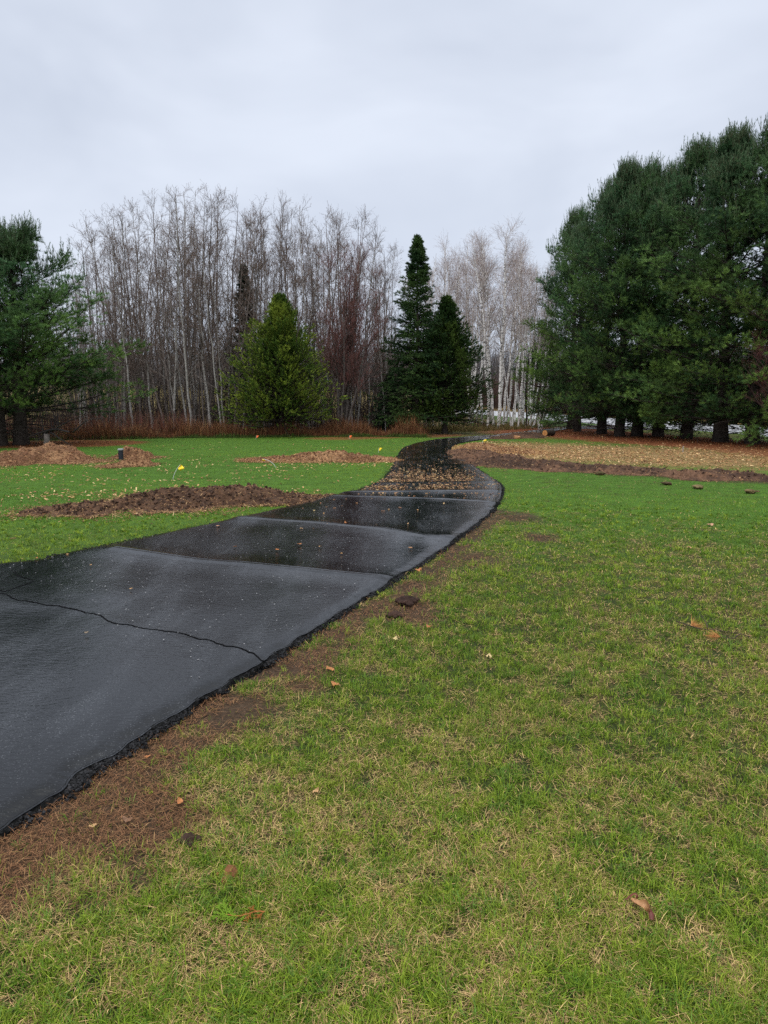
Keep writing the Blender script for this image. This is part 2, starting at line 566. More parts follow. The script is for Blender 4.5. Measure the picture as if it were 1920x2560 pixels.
# ------------------------------------------------------------------ the driveway outline
L_PX = [(0, 1414), (139, 1393), (289, 1363), (440, 1331), (579, 1304), (741, 1266), (856, 1238), (925, 1217), (962, 1197),
        (978, 1178), (988, 1157), (994, 1140), (1013, 1119), (1053, 1106), (1111, 1097.5), (1234, 1087.5), (1319, 1078.5), (1382, 1071.5), (1422, 1067)]
L_K = [2.6, 3.2, 4.0, 4.5, 5.0, 5.6, 6.0, 6.5, 7.0, 7.5, 8.0, 8.5, 9.0, 9.4, 10.0, 11.0, 12.0, 12.7, 13.0]
R_PX = [(6, 2081), (208, 1939), (405, 1817), (556, 1725), (660, 1664), (810, 1562), (984, 1453), (1100, 1377), (1181, 1319), (1233, 1273),
        (1253, 1233), (1244, 1209), (1204, 1181), (1169, 1157), (1146, 1140), (1128, 1123), (1150, 1108), (1213, 1098), (1277, 1091), (1352, 1083.5), (1425, 1072.5)]
R_K = [1.0, 1.6, 2.2, 2.7, 3.0, 3.5, 4.0, 4.6, 5.2, 5.8, 6.5, 7.0, 7.5, 8.0, 8.5, 9.0, 9.6, 10.2, 11.0, 12.0, 13.0]
Lw = np.vstack([[(-16, -4), (-13.5, 1.0), (-9.5, 4.6)], gpl(L_PX), [(13.5, 49.5), (16.2, 53.0)]])
Lk = np.array([-2.0, -0.5, 1.2] + L_K + [14.0, 15.0])
Rw = np.vstack([[(-8.0, -9.0), (-3.2, -1.6)], gpl(R_PX), [(14.0, 44.6), (16.9, 42.5)]])
Rk = np.array([-2.0, -0.5] + R_K + [14.0, 15.0])


def catmull(kk, pts, k):
    """smooth interpolation with finite-difference tangents"""
    m = np.zeros_like(pts)
    m[1:-1] = (pts[2:] - pts[:-2]) / (kk[2:] - kk[:-2])[:, None]
    m[0] = (pts[1] - pts[0]) / (kk[1] - kk[0]); m[-1] = (pts[-1] - pts[-2]) / (kk[-1] - kk[-2])
    i = np.clip(np.searchsorted(kk, k) - 1, 0, len(kk) - 2)
    h = (kk[i + 1] - kk[i])[:, None]; t = ((k - kk[i]) / (kk[i + 1] - kk[i]))[:, None]
    return (2 * t**3 - 3 * t**2 + 1) * pts[i] + (t**3 - 2 * t**2 + t) * h * m[i] + (-2 * t**3 + 3 * t**2) * pts[i + 1] + (t**3 - t**2) * h * m[i + 1]


KS = np.concatenate([np.linspace(-2, 1, 60), np.linspace(1, 6.5, 700)[1:], np.linspace(6.5, 15, 340)[1:]])
LE = catmull(Lk, Lw, KS); RE = catmull(Rk, Rw, KS)
DRIVE_POLY = np.vstack([LE[::6], RE[::6][::-1]])
RE_LINE, LE_LINE = RE[::6], LE[::6]
SEAMS = [gpl(p) for p in (
    [(290, 1382), (500, 1411), (700, 1431), (984, 1455)],
    [(600, 1303), (800, 1315), (960, 1333), (1075, 1352), (1145, 1350)],
    [(800, 1246), (1000, 1251), (1130, 1256), (1246, 1264)],
    [(860, 1236), (1000, 1235), (1253, 1234)])]
SEAMS_FAR = [gpl(p) for p in ([(925, 1214), (1050, 1212), (1245, 1210)], [(965, 1192), (1050, 1190), (1215, 1188)], [(985, 1166), (1050, 1165), (1180, 1166)])]
CRACK = gpl([(-80, 1478), (55, 1512), (170, 1522), (290, 1568), (480, 1618), (600, 1640), (676, 1668)])
CRACK2 = gpl([(40, 1440), (70, 1462), (20, 1490), (-30, 1480)])

# road (runs beyond the pines)
ROAD_NEAR = np.array([(24, -30), (19.8, 20), (17.6, 42), (15.0, 60), (14.0, 74), (12.4, 95), (9.5, 130), (4, 190)], float)
ROAD_FAR = np.array([(33, -30), (28.6, 20), (26, 45), (25.0, 62), (23.6, 96), (22.3, 119), (19.5, 150), (15, 200)], float)

# ------------------------------------------------------------------ ground zones
BERM = gpl([(1158, 1131), (1215, 1150), (1290, 1163), (1400, 1173), (1600, 1183), (1750, 1194), (1950, 1201), (2250, 1214)])
BERM_W = np.array([0.45, 0.8, 0.8, 0.65, 0.5, 0.55, 0.45, 0.3])


def zones(x, y):
    """fractions of strip soil, needle bed, pale chips, rough grass, dryness at each point"""
    x = np.asarray(x, float); y = np.asarray(y, float)
    n1 = fbm(x * 1.7, y * 1.7, 3, 4); n2 = fbm(x * 0.45, y * 0.45, 11, 3); n3 = fbm(x * 6, y * 6, 23, 3); n4 = fbm(x * 17, y * 17, 29, 3)
    dr = seg_dist(x, y, RE_LINE[6:110])
    wstrip = np.interp(y, [0, 3, 5, 8, 10.5, 12.5, 14], [0.5, 0.5, 0.40, 0.36, 0.42, 0.2, 0.02])
    strip = 1 - sstep(0.55, 1.35, dr / (wstrip * (0.45 + 1.1 * n1)) + (n3 - 0.5) * 0.5)
    strip = strip * (y < 16) * (1 - 0.75 * sstep(0.52, 0.66, fbm(x * 4.2, y * 4.2, 131, 3)))
    # bare patches along the edge
    for (u, v, r) in ((1010, 1530, .3), (1290, 1295, .45), (1180, 1400, .38), (1350, 1345, .3), (60, 2080, .5), (330, 2060, .35)):
        c = gp(u, v)
        d = np.hypot(x - c[0], (y - c[1]) * 0.7) / r
        strip = np.maximum(strip, 1 - sstep(0.3, 1.2, d + (n3 - 0.5) * 1.1))
    # needle beds under the pine rows
    row = np.array([(17.5, 8), (15.3, 20), (14.2, 28), (12.8, 34), (11.2, 42.5)])
    dn = seg_dist(x, y, row)
    wn_ = np.interp(y, [8, 26, 32, 38, 44], [3.6, 3.8, 5.2, 6.6, 6.0])
    needles = 1 - sstep(0.75, 1.15, dn / wn_ + (n1 - 0.5) * 0.5)
    needles = np.where(x > np.interp(y, [8, 28, 42.5], [18.5, 16.2, 13.2]), needles * 0.2, needles)
    rowl = np.array([(-30, 24), (-22, 27.5), (-14, 28.5), (-12.2, 29.3)])
    nl = 1 - sstep(0.8, 1.1, seg_dist(x, y, rowl) / 2.6 + (n1 - 0.5) * 0.3)
    c = gpl([(1090, 1088), (960, 1092), (850, 1096)])
    nc = 1 - sstep(0.6, 1.2, seg_dist(x, y, c) / 1.6 + (n1 - 0.5) * 0.6)
    needles = np.maximum.reduce([needles, nl * 0.9, nc * 0.75])
    # pale chips field right of the drive
    ccl = gpl([(1230, 1122), (1400, 1130), (1600, 1136), (1800, 1140), (2100, 1146)])
    dc = seg_dist(x, y, ccl)
    chipz = 1 - sstep(0.5, 1.25, dc / 5.2 + (n1 - 0.5) * 0.7 + (n2 - 0.5) * 0.3)
    side = y > np.interp(x, [2, 4.5, 8, 14, 22], [22.5, 18.6, 17.0, 16.2, 15.5]) - 0.1
    side = side & (x > np.interp(y, [16, 20, 25, 29, 34, 40], [3.0, 2.6, 2.3, 3.4, 6.2, 9.5]))
    chipz = chipz * side * (1 - needles * 0.6)
    # left lawn chips
    cl = gpl([(-300, 1200), (60, 1192), (250, 1190), (420, 1196)])
    chipl = (1 - sstep(0.2, 1.3, seg_dist(x, y, cl) / 3.0 + (n1 - 0.5) * 0.6)) * 0.55
    # rough ground beyond the mown lawn
    edge = np.interp(x, [-40, -24, -13, -9, -4, -0.5, 2.2, 4.0, 7.5, 11, 13, 40], [26, 29, 31.2, 33.6, 34.8, 35.0, 33.5, 35.2, 40.5, 44, 41, 24]) + (n2 - 0.5) * 1.2
    roughz = sstep(-0.5, 0.6, y - edge)
    roughz = np.where((x > np.interp(y, [0, 28, 45, 60], [21, 16.6, 13.6, 12])) , 0.0, roughz)
    dry = sstep(0.40, 0.62, n1 * 0.22 + n3 * 0.33 + n4 * 0.35 + n2 * 0.10 + np.interp(np.hypot(x, y), [2, 5, 9, 13], [0.02, 0.01, -0.04, -0.14]))
    dry = np.where(x < np.interp(y, [5, 9, 14], [-3.0, -1.9, 0]), dry * 0.25, dry)
    return dict(strip=strip, needles=needles, chip=chipz, chipl=chipl, rough=roughz, dry=dry, n1=n1, n2=n2, n3=n3)


def gz(x, y):
    x = np.asarray(x, float); y = np.asarray(y, float)
    near = 1 - sstep(12, 22, np.hypot(x, y))
    z = (fbm(x * 2.2, y * 2.2, 40, 3) - 0.5) * 0.035 * near + (fbm(x * 0.25, y * 0.25, 44, 2) - 0.5) * 0.05 * (1 - sstep(40, 60, y))
    # far field rises gently to the wooded rise
    z = z + sstep(150, 330, np.hypot(x, y)) * 9.0
    din = inside(x, y, DRIVE_POLY)
    dd = np.minimum(seg_dist(x, y, RE_LINE), seg_dist(x, y, LE_LINE))
    z = np.where(din, -0.03 - 0.02 * np.minimum(dd, 1), z * sstep(0, 0.6, dd) - 0.012 * (1 - sstep(0, 0.3, dd)))
    return z


def grid_axis(lo, hi, n, s, c=0.0):
    a = np.arcsinh((lo - c) / s); b = np.arcsinh((hi - c) / s)
    return c + np.sinh(np.linspace(a, b, n)) * s


def build_ground():
    xs = grid_axis(-700, 700, 620, 4.0, 1.0)
    ys = grid_axis(-40, 1400, 620, 5.0, 6.0)
    X, Y = np.meshgrid(xs, ys)
    x, y = X.ravel(), Y.ravel()
    z = gz(x, y)
    Z = zones(x, y)
    green = lerp(np.tile([0.030, 0.042, 0.010], (len(x), 1)), np.tile([0.055, 0.120, 0.014], (len(x), 1)), sstep(5, 12, np.hypot(x, y))); thatch = np.array([0.11, 0.08, 0.035]); soil = np.array([0.045, 0.027, 0.018])
    c = lerp(green, np.tile(thatch * 0.62, (len(x), 1)), np.clip(Z['dry'], 0, 1) * 0.8)
    c = lerp(c, np.tile([0.085, 0.082, 0.03], (len(x), 1)), Z['rough'])
    fieldc = np.array([0.24, 0.18, 0.075])
    ff = sstep(42, 52, y) * (x < np.interp(y, [40, 60, 95, 200], [3, 9, 12, 5]))
    c = lerp(c, np.tile(fieldc, (len(x), 1)), ff * (0.4 + 0.6 * Z['n2']))
    c = lerp(c, np.tile([0.20, 0.145, 0.06], (len(x), 1)), sstep(0, 1, (x - np.interp(y, ROAD_FAR[:, 1], ROAD_FAR[:, 0])) / 1.2) * (0.5 + 0.5 * Z['n1']))
    gv = (x < np.interp(y, ROAD_NEAR[:, 1], ROAD_NEAR[:, 0])) & (x > np.interp(y, [0, 28, 45, 60, 100], [21, 16.6, 12.5, 11, 8])) & (y < 120)
    c = np.where(gv[:, None], np.array([0.05, 0.085, 0.018]), c)
    c = lerp(c, np.tile([0.17, 0.055, 0.022], (len(x), 1)), Z['needles'])
    c = lerp(c, np.tile([0.24, 0.14, 0.065], (len(x), 1)), Z['chip'] * 0.8)
    c = lerp(c, np.tile(soil * 1.25, (len(x), 1)), Z['strip'] * 0.9)
    bd = seg_dist(x, y, BERM)
    c = lerp(c, np.tile(soil, (len(x), 1)), (1 - sstep(0.5, 0.95, bd + (Z['n1'] - .5) * 0.5)) * 0.85)
    nx, ny = len(xs), len(ys)
    i = np.arange(ny - 1)[:, None] * nx + np.arange(nx - 1)[None]
    q = np.stack([i, i + 1, i + nx + 1, i + nx], -1).reshape(-1, 4)
    g = Geo(); g.add(np.stack([x, y, z], 1), q=q, c=c)
    o = obj('ground', g.mesh('ground', M_ground, True))
    tag(o, 'mown lawn and surrounding land stretching back to the woods', None, None, 'structure')


def build_driveway():
    NW = 150
    w = np.linspace(0, 1, NW)
    w = 0.5 - 0.5 * np.cos(np.pi * w) * (0.85) - 0.0
    w = (w - w[0]) / (w[-1] - w[0])
    P = LE[:, None] * (1 - w)[None, :, None] + RE[:, None] * w[None, :, None]
    # edge wander
    s = np.arange(len(KS))
    wand = (fbm(LE[:, 0] * 6, LE[:, 1] * 6, 71, 3) - 0.5) * 0.07
    wandr = (fbm(RE[:, 0] * 6, RE[:, 1] * 6, 73, 3) - 0.5) * 0.07
    dirw = norm(RE - LE)
    P = P + dirw[:, None] * (wand[:, None] * (1 - sstep(0, 0.15, w)) + wandr[:, None] * sstep(0.85, 1, w))[..., None]
    x, y = P[..., 0].ravel(), P[..., 1].ravel()
    z = np.full(x.shape, 0.042)
    z += (fbm(x * 0.9, y * 0.9, 5, 2) - 0.5) * 0.022 + (fbm(x * 0.3, y * 0.3, 6, 2) - 0.5) * 0.03
    for p in SEAMS:
        d = seg_dist(x, y, p); z += 0.012 * np.exp(-(d / 0.07) ** 2) + 0.020 * np.exp(-(d / 0.30) ** 2) - 0.006 * np.exp(-(d / 0.02) ** 2)
    for p in SEAMS_FAR:
        d = seg_dist(x, y, p); z += 0.012 * np.exp(-(d / 0.2) ** 2)
    cr = np.zeros_like(x)
    for p in (CRACK, CRACK2):
        wv = fbm(x * 3, y * 3, 77, 5, 0.6) - 0.5; wu = fbm(x * 3, y * 3, 177, 5, 0.6) - 0.5
        d = seg_dist(x + wv * 0.22, y + wu * 0.22, p)
        z += 0.003 * np.exp(-(d / 0.12) ** 2) * (1 if p is CRACK else 0)
    # rounded shoulders
    W = np.tile(w, (len(KS), 1)).ravel()
    width = np.repeat(np.linalg.norm(RE - LE, axis=1), NW)
    de = np.minimum(W, 1 - W) * width
    z -= 0.016 * np.exp(-(de / 0.07) ** 2)
    shoulder = np.exp(-(de / 0.16) ** 2) * (0.4 + fbm(x * 8, y * 8, 80, 3))
    rough = np.clip(shoulder * 0.8, 0, 1)
    n0, n1 = P.shape[:2]
    i = np.arange(n0 - 1)[:, None] * n1 + np.arange(n1 - 1)[None]
    q = np.stack([i, i + 1, i + n1 + 1, i + n1], -1).reshape(-1, 4)
    q0 = q.copy()
    c = np.stack([rough, cr, np.zeros_like(x)], 1)
    g = Geo(); g.add(np.stack([x, y, z], 1), q=q, c=c)
    # broken skirts
    for side, E, sgn in ((0, P[:, 0], -1), (n1 - 1, P[:, -1], 1)):
        E2 = np.stack([np.interp(np.linspace(0, len(KS) - 1, len(KS) * 3), np.arange(len(KS)), E[:, k]) for k in (0, 1)], 1)
        zt = np.interp(np.linspace(0, len(KS) - 1, len(KS) * 3), np.arange(len(KS)), z.reshape(n0, n1)[:, side])
        dw = np.stack([np.interp(np.linspace(0, len(KS) - 1, len(KS) * 3), np.arange(len(KS)), dirw[:, k]) for k in (0, 1)], 1) * sgn
        rows = []
        for k, (off, dz) in enumerate(((-0.012, 0.0015), (0.008, -0.008), (0.018, -0.024), (0.03, -0.045), (0.036, -0.085))):
            jx = (fbm(E2[:, 0] * 14 + k * 7, E2[:, 1] * 14, 90 + k, 3) - 0.5) * (0.05 if k else 0.0)
            jz = (fbm(E2[:, 0] * 17 + k * 3, E2[:, 1] * 17, 95 + k, 3) - 0.5) * (0.022 if k else 0)
            jz = jz - 0.012 * (fbm(E2[:, 0] * 40, E2[:, 1] * 40, 99, 2) > 0.6) * (k > 0)
            rows.append(np.concatenate([E2 + dw * (off + jx)[:, None], (zt + dz + jz)[:, None]], 1))
        R_ = np.stack(rows, 1); m0, m1 = R_.shape[:2]
        i = np.arange(m0 - 1)[:, None] * m1 + np.arange(m1 - 1)[None]
        q = np.stack([i, i + 1, i + m1 + 1, i + m1], -1).reshape(-1, 4)
        if sgn < 0:
            q = q[:, ::-1]
        g.add(R_.reshape(-1, 3), q=q, m=1)
    # cracks: thin ragged dark fissures, ribbons lying just on the surface
    from mathutils.bvhtree import BVHTree
    tree = BVHTree.FromPolygons([tuple(p_) for p_ in np.stack([x, y, z], 1)], [tuple(int(i_) for i_ in f_) for f_ in q0])
    cracks = []
    for p in (CRACK, CRACK2):
        sl = np.concatenate([[0], np.cumsum(np.hypot(*(p[1:] - p[:-1]).T))]); k = np.arange(0, sl[-1], 0.02)
        cx, cy = np.interp(k, sl, p[:, 0]), np.interp(k, sl, p[:, 1])
        cx = cx + (fbm(k * 2.2, k * 0, 301, 5, 0.6) - 0.5) * 0.24; cy = cy + (fbm(k * 2.2, k * 0 + 5, 302, 5, 0.6) - 0.5) * 0.24
        cz = []
        for a_, b_ in zip(cx, cy):
            h_ = tree.ray_cast((a_, b_, 1.0), (0, 0, -1)); cz.append(h_[0].z if h_[0] is not None else 0.03)
        C_ = np.stack([cx, cy, np.array(cz)], 1); T_ = norm(np.gradient(C_, axis=0)); S_ = np.stack([-T_[:, 1], T_[:, 0], 0 * cx], 1)
        wd = 0.0015 + 0.007 * fbm(k * 9, k * 0, 303, 3)
        a_ = C_ + S_ * wd[:, None]; b_ = C_ - S_ * wd[:, None]
        V = np.stack([a_ + [0, 0, -0.004], a_ * 1.0 + [0, 0, 0.003], b_ + [0, 0, 0.003], b_ + [0, 0, -0.004]], 1); n_ = len(k)
        i = np.arange(n_ - 1)[:, None] * 4 + np.arange(3)[None]
        gc_ = Geo(); gc_.add(V.reshape(-1, 3), q=np.stack([i, i + 1, i + 5, i + 4], -1).reshape(-1, 4), c=(0.003, 0.003, 0.0035)); cracks.append(gc_)
    o = obj('driveway', g.mesh('driveway', [M_asphalt, M_edge], True))
    for gc_ in cracks:
        obj('crack', gc_.mesh('crack', M_stem), o)
    tag(o, 'wet black asphalt driveway winding through the lawn', None, None, 'structure')


def build_road():
    k = np.linspace(0, 1, 200)
    a = np.stack([np.interp(k, np.linspace(0, 1, len(ROAD_NEAR)), ROAD_NEAR[:, j]) for j in (0, 1)], 1)
    b = np.stack([np.interp(k, np.linspace(0, 1, len(ROAD_FAR)), ROAD_FAR[:, j]) for j in (0, 1)], 1)
    g = Geo()
    w = np.linspace(0, 1, 9)
    P = a[:, None] * (1 - w)[None, :, None] + b[:, None] * w[None, :, None]
    z = 0.035 + 0.10 * np.sin(np.pi * w)[None].repeat(200, 0)
    z[:, 0] = -0.05; z[:, -1] = -0.05
    V = np.concatenate([P, z[..., None]], -1)
    i = np.arange(199)[:, None] * 9 + np.arange(8)[None]
    g.add(V.reshape(-1, 3), q=np.stack([i, i + 1, i + 10, i + 9], -1).reshape(-1, 4), c=(0.36, 0.36, 0.38))
    m = mat('road_surface', 0.4, 0.4, nscale=1.2, nvar=0.08)
    o = obj('road', g.mesh('road', m, True))
    tag(o, 'pale wet country road beyond the pines and birches', None, None, 'structure')


build_ground()
build_driveway()
build_road()


# ------------------------------------------------------------------ far woods and brush (masses nobody could count)
def brush(name, label, rng, line, depth, n, hmin, hmax, cols, wid, base_z=0.0, K=4, fork=3, lean=0.12, fan=0.0):
    """a mass of thin leafless stems along a line"""
    line = np.asarray(line, float)
    seg = np.hypot(*(line[1:] - line[:-1]).T); cum = np.concatenate([[0], np.cumsum(seg)]) / seg.sum()
    t = rng.random(n)
    px = np.interp(t, cum, line[:, 0]); py = np.interp(t, cum, line[:, 1])
    d = rng.random(n) * depth
    px += rng.normal(0, 0.3, n); py += d
    h = hmin + (hmax - hmin) * rng.random(n) * (0.55 + 0.9 * fbm(px * 0.35, py * 0.2, 7, 3))
    P = np.empty((n, K, 3)); P[:, 0] = np.stack([px, py, np.full(n, base_z - 0.1)], 1)
    if base_z is None or base_z == 0.0:
        P[:, 0, 2] = gz(px, py) - 0.05
    D = norm(np.stack([rng.normal(0, lean, n), rng.normal(0, lean, n), np.ones(n)], 1))
    for k in range(1, K):
        D = norm(D + rng.normal(0, 0.10, (n, 3)) * [1, 1, 0.3])
        P[:, k] = P[:, k - 1] + D * (h / (K - 1))[:, None]
    R = (wid * (0.6 + 0.8 * rng.random(n)))[:, None] * np.linspace(1, 0.3, K)
    cols = np.asarray(cols)
    ci = cols[rng.integers(0, len(cols), n)] * (0.7 + 0.6 * rng.random((n, 1)))
    g = Geo(); tubes(g, P, R, 3, ci)
    if fork:
        P2, R2, _ = grow(rng, P, R, fork, 0.35, 0.95, 0.55, lambda t, r: (0.15 + 0.25 * r.random(t.shape)) * h[:, None], 3, 0.15, 0.12, 0.7, wid * 0.2)
        tubes(g, P2, R2, 3, np.repeat(ci, fork, 0))
    o = obj(name, g.mesh(name, M_stem))
    tag(o, label, name.replace('_', ' '), None, 'stuff')
    return o


rng = np.random.default_rng(5)
brush('distant_woods', 'grey leafless woods on the far rise behind the thicket', rng, [(-260, 260), (-120, 250), (-30, 240), (60, 235), (160, 230)], 60, 9000, 11, 19,
      [(0.11, 0.10, 0.105), (0.09, 0.085, 0.09), (0.13, 0.115, 0.11)], 0.13, 3.0, 4, 5)
brush('roadside_brush', 'dark reddish brush and saplings across the far road', rng, [(8, 200), (20, 150), (25, 110), (27, 80), (29, 50), (33, 10)], 22, 9000, 2.2, 6.5,
      [(0.075, 0.042, 0.038), (0.055, 0.036, 0.032), (0.09, 0.06, 0.045)], 0.03, 0.0, 4, 4)
brush('thicket_undergrowth', 'tangle of thin dark saplings filling the thicket', rng, [(-22, 34.5), (-12, 37), (-2, 38), (1.0, 38)], 16, 3600, 1.0, 3.4,
      [(0.055, 0.04, 0.036), (0.085, 0.065, 0.058), (0.04, 0.03, 0.028)], 0.012, 0.0, 4, 3)
brush('thicket_saplings', 'thin grey and brown pole saplings standing among the aspens', rng, [(-24, 39), (-12, 40), (0, 41), (3, 43)], 12, 420, 3.5, 7.0,
      [(0.10, 0.085, 0.08), (0.07, 0.052, 0.048)], 0.02, 0.0, 5, 6)
brush('red_dogwood', 'low dark red dogwood stems along the lawn edge', rng, [(-26, 30.8), (-18, 31.4), (-14, 32.0), (-9.5, 34.4)], 2.6, 3600, 0.4, 1.35,
      [(0.20, 0.06, 0.05), (0.12, 0.05, 0.042), (0.24, 0.13, 0.08), (0.11, 0.07, 0.05)], 0.007, 0.0, 4, 2)
brush('birch_underbrush', 'thin bare shrubs at the feet of the birches', rng, [(1.5, 41), (5, 43), (7, 44.5)], 6, 380, 0.5, 1.4,
      [(0.06, 0.04, 0.035), (0.10, 0.075, 0.05)], 0.012, 0.0, 4, 3)


def tall_grass(name, label, rng, line, depth, n, h0, h1, cols, w):
    line = np.asarray(line, float)
    t = rng.random(n)
    seg = np.hypot(*(line[1:] - line[:-1]).T); cum = np.concatenate([[0], np.cumsum(seg)]) / seg.sum()
    px = np.interp(t, cum, line[:, 0]) + rng.normal(0, 0.2, n); py = np.interp(t, cum, line[:, 1]) + rng.random(n) * depth
    k = fbm(px * 0.8, py * 0.8, 31, 3)
    keep = (k > 0.36) & ~inside(px, py, DRIVE_POLY)
    px, py, k = px[keep], py[keep], k[keep]; n = len(px)
    cols = np.asarray(cols); c = cols[rng.integers(0, len(cols), n)] * (0.65 + 0.7 * rng.random((n, 1)))
    g = Geo()
    blades(g, rng, np.stack([px, py, gz(px, py) - 0.01], 1), rng.random(n) * 6.28, np.abs(rng.normal(0.1, 0.2, n)),
           (h0 + (h1 - h0) * rng.random(n)) * np.clip((k - 0.28) * 3.2, 0.25, 1.7), w * (0.7 + 0.6 * rng.random(n)), c, 0.5)
    o = obj(name, g.mesh(name, M_stem)); tag(o, label, name.replace('_', ' '), None, 'stuff')


tall_grass('russet_grass', 'russet dry grass and weeds fringing the left lawn', rng, [(-14, 31.5), (-9.3, 33.8), (-4, 34.9), (-0.5, 35.2), (2.0, 34.6)], 1.5, 16000, 0.25, 0.85,
           [(0.22, 0.09, 0.04), (0.16, 0.06, 0.035), (0.26, 0.15, 0.07), (0.09, 0.05, 0.03)], 0.012)
tall_grass('straw_grass', 'straw coloured rough grass around the birch trunks', rng, [(0.5, 37.0), (4, 39.5), (8, 44), (11.0, 47.0)], 9, 15000, 0.12, 0.45,
           [(0.22, 0.17, 0.075), (0.13, 0.11, 0.045), (0.09, 0.10, 0.03), (0.20, 0.13, 0.06)], 0.016)
tall_grass('field_grass', 'pale straw field showing between the thicket trunks', rng, [(-34, 54), (-3, 54), (1, 60)], 70, 16000, 0.4, 0.9,
           [(0.34, 0.26, 0.12), (0.26, 0.2, 0.09), (0.22, 0.2, 0.09)], 0.05)
tall_grass('verge_grass', 'short green grass along the lawn fringe under the thicket', rng, [(-16, 31.0), (-9.3, 33.3), (-4, 34.4), (-0.5, 34.6), (2.0, 33.6)], 0.7, 9000, 0.06, 0.2,
           [(0.05, 0.10, 0.02), (0.07, 0.09, 0.025)], 0.014)
tall_grass('roadside_grass', 'dry tan grass along the far side of the road', rng, [(19, 150), (22.5, 118), (24, 96), (25.6, 62), (26.5, 45), (29, 20)], 1.0, 9000, 0.3, 0.9,
           [(0.26, 0.17, 0.09), (0.30, 0.22, 0.1)], 0.04)


# ------------------------------------------------------------------ bare trees
def bare_proto(rng, h, style):
    """returns (trunk mesh, crown mesh)"""
    K = 12
    t = np.linspace(0, 1, K)
    wob = np.cumsum(rng.normal(0, 0.055, (K, 2)), 0) * h / 12; wob -= wob[0]
    lean = rng.normal(0, 0.045, 2) * h
    P = np.stack([wob[:, 0] + lean[0] * t, wob[:, 1] + lean[1] * t, t * h], 1)[None]
    if style == 'birch':
        r0 = 0.078
    elif style == 'aspen':
        r0 = 0.057
    else:
        r0 = 0.07
    R = (r0 * (1 - t) ** 0.8 + 0.008)[None]
    P[0, 0, 2] = -0.15
    gt = Geo()
    if style == 'birch':
        ct = (0.6, 0.58, 0.56); c1 = np.array([0.48, 0.45, 0.42]); c2 = np.array([0.34, 0.29, 0.27]); c3 = np.array([0.33, 0.26, 0.24])
    elif style == 'aspen':
        pale = bool(rng.random() < 0.6)
        ct = np.array([0.30, 0.28, 0.265]) if pale else np.array([0.13, 0.105, 0.095])
        c1 = np.array([0.135, 0.112, 0.098]); c2 = np.array([0.105, 0.080, 0.068]); c3 = np.array([0.14, 0.092, 0.072])
    else:
        ct = np.array([0.10, 0.085, 0.078]); c1 = np.array([0.075, 0.05, 0.046]); c2 = np.array([0.095, 0.048, 0.044]); c3 = np.array([0.15, 0.058, 0.05])
    tubes(gt, P, R, 7, ct)
    gc = Geo()
    if style == 'birch':
        B, RB, tb = grow(rng, P, R, 20, 0.40, 0.98, 0.62, lambda t, r: (0.5 + 0.20 * h * (1.02 - t)) * (0.7 + 0.6 * r.random(t.shape)), 7, 0.12, 0.10, 0.42, 0.006, rmax=0.03)
        C, RC, _ = grow(rng, B, RB, 8, 0.2, 1.0, 0.6, lambda t, r: 0.45 + 0.5 * r.random(t.shape), 4, 0.03, 0.12, 0.6, 0.0035)
        D, RD, _ = grow(rng, C, RC, 4, 0.2, 1.0, 0.6, lambda t, r: 0.25 + 0.35 * r.random(t.shape), 4, -0.10, 0.14, 0.8, 0.0032)
    elif style == 'aspen':
        B, RB, tb = grow(rng, P, R, 24, 0.24, 0.98, 0.80, lambda t, r: (0.35 + 0.19 * h * (1.03 - t)) * (0.5 + 1.0 * r.random(t.shape)), 6, 0.13, 0.11, 0.46, 0.007, rmax=0.03)
        C, RC, _ = grow(rng, B, RB, 5, 0.2, 1.0, 0.75, lambda t, r: 0.25 + 0.6 * r.random(t.shape), 4, 0.10, 0.14, 0.65, 0.0045)
        D, RD, _ = grow(rng, C, RC, 4, 0.25, 1.0, 0.8, lambda t, r: 0.12 + 0.28 * r.random(t.shape), 3, 0.10, 0.15, 0.8, 0.0035)
        E, RE_, _ = grow(rng, P, R, 14, 0.04, 0.35, 1.25, lambda t, r: 0.3 + 0.9 * r.random(t.shape), 4, -0.03, 0.16, 0.2, 0.004, rmax=0.012)
        tubes(gc, E, RE_, 3, c1 * 0.8)
    else:
        B, RB, tb = grow(rng, P, R, 24, 0.15, 0.98, 0.5, lambda t, r: (0.5 + 0.27 * h * (1.03 - t)) * (0.6 + 0.7 * r.random(t.shape)), 7, 0.10, 0.07, 0.5, 0.006, rmax=0.03)
        C, RC, _ = grow(rng, B, RB, 8, 0.2, 1.0, 0.55, lambda t, r: 0.3 + 0.7 * r.random(t.shape), 4, 0.10, 0.1, 0.6, 0.004)
        D, RD, _ = grow(rng, C, RC, 5, 0.3, 1.0, 0.6, lambda t, r: 0.15 + 0.35 * r.random(t.shape), 3, 0.10, 0.12, 0.8, 0.0035)
    tubes(gc, B, RB, 4, c1); tubes(gc, C, RC, 3, c2); tubes(gc, D, RD, 3, c3)
    if style == 'aspen':                    # swelling catkin buds at the tips
        tp = D[:, -1]; k = rng.random(len(tp)) < 0.5
        nb = k.sum()
        tufts(gc, rng, tp[k], np.tile([0, 0, 1.0], (nb, 1)), 1, 0.05, 0.022, 0.6, np.tile([0.16, 0.09, 0.06], (nb, 1)), 0.3, 0.0)
    me = gt.mesh(style + '_trunk', M_birch if style == 'birch' else M_bark, True)
    if style == 'aspen':
        me['tone'] = 'pale' if pale else 'brown'
    return me, gc.mesh(style + '_crown', M_twig)


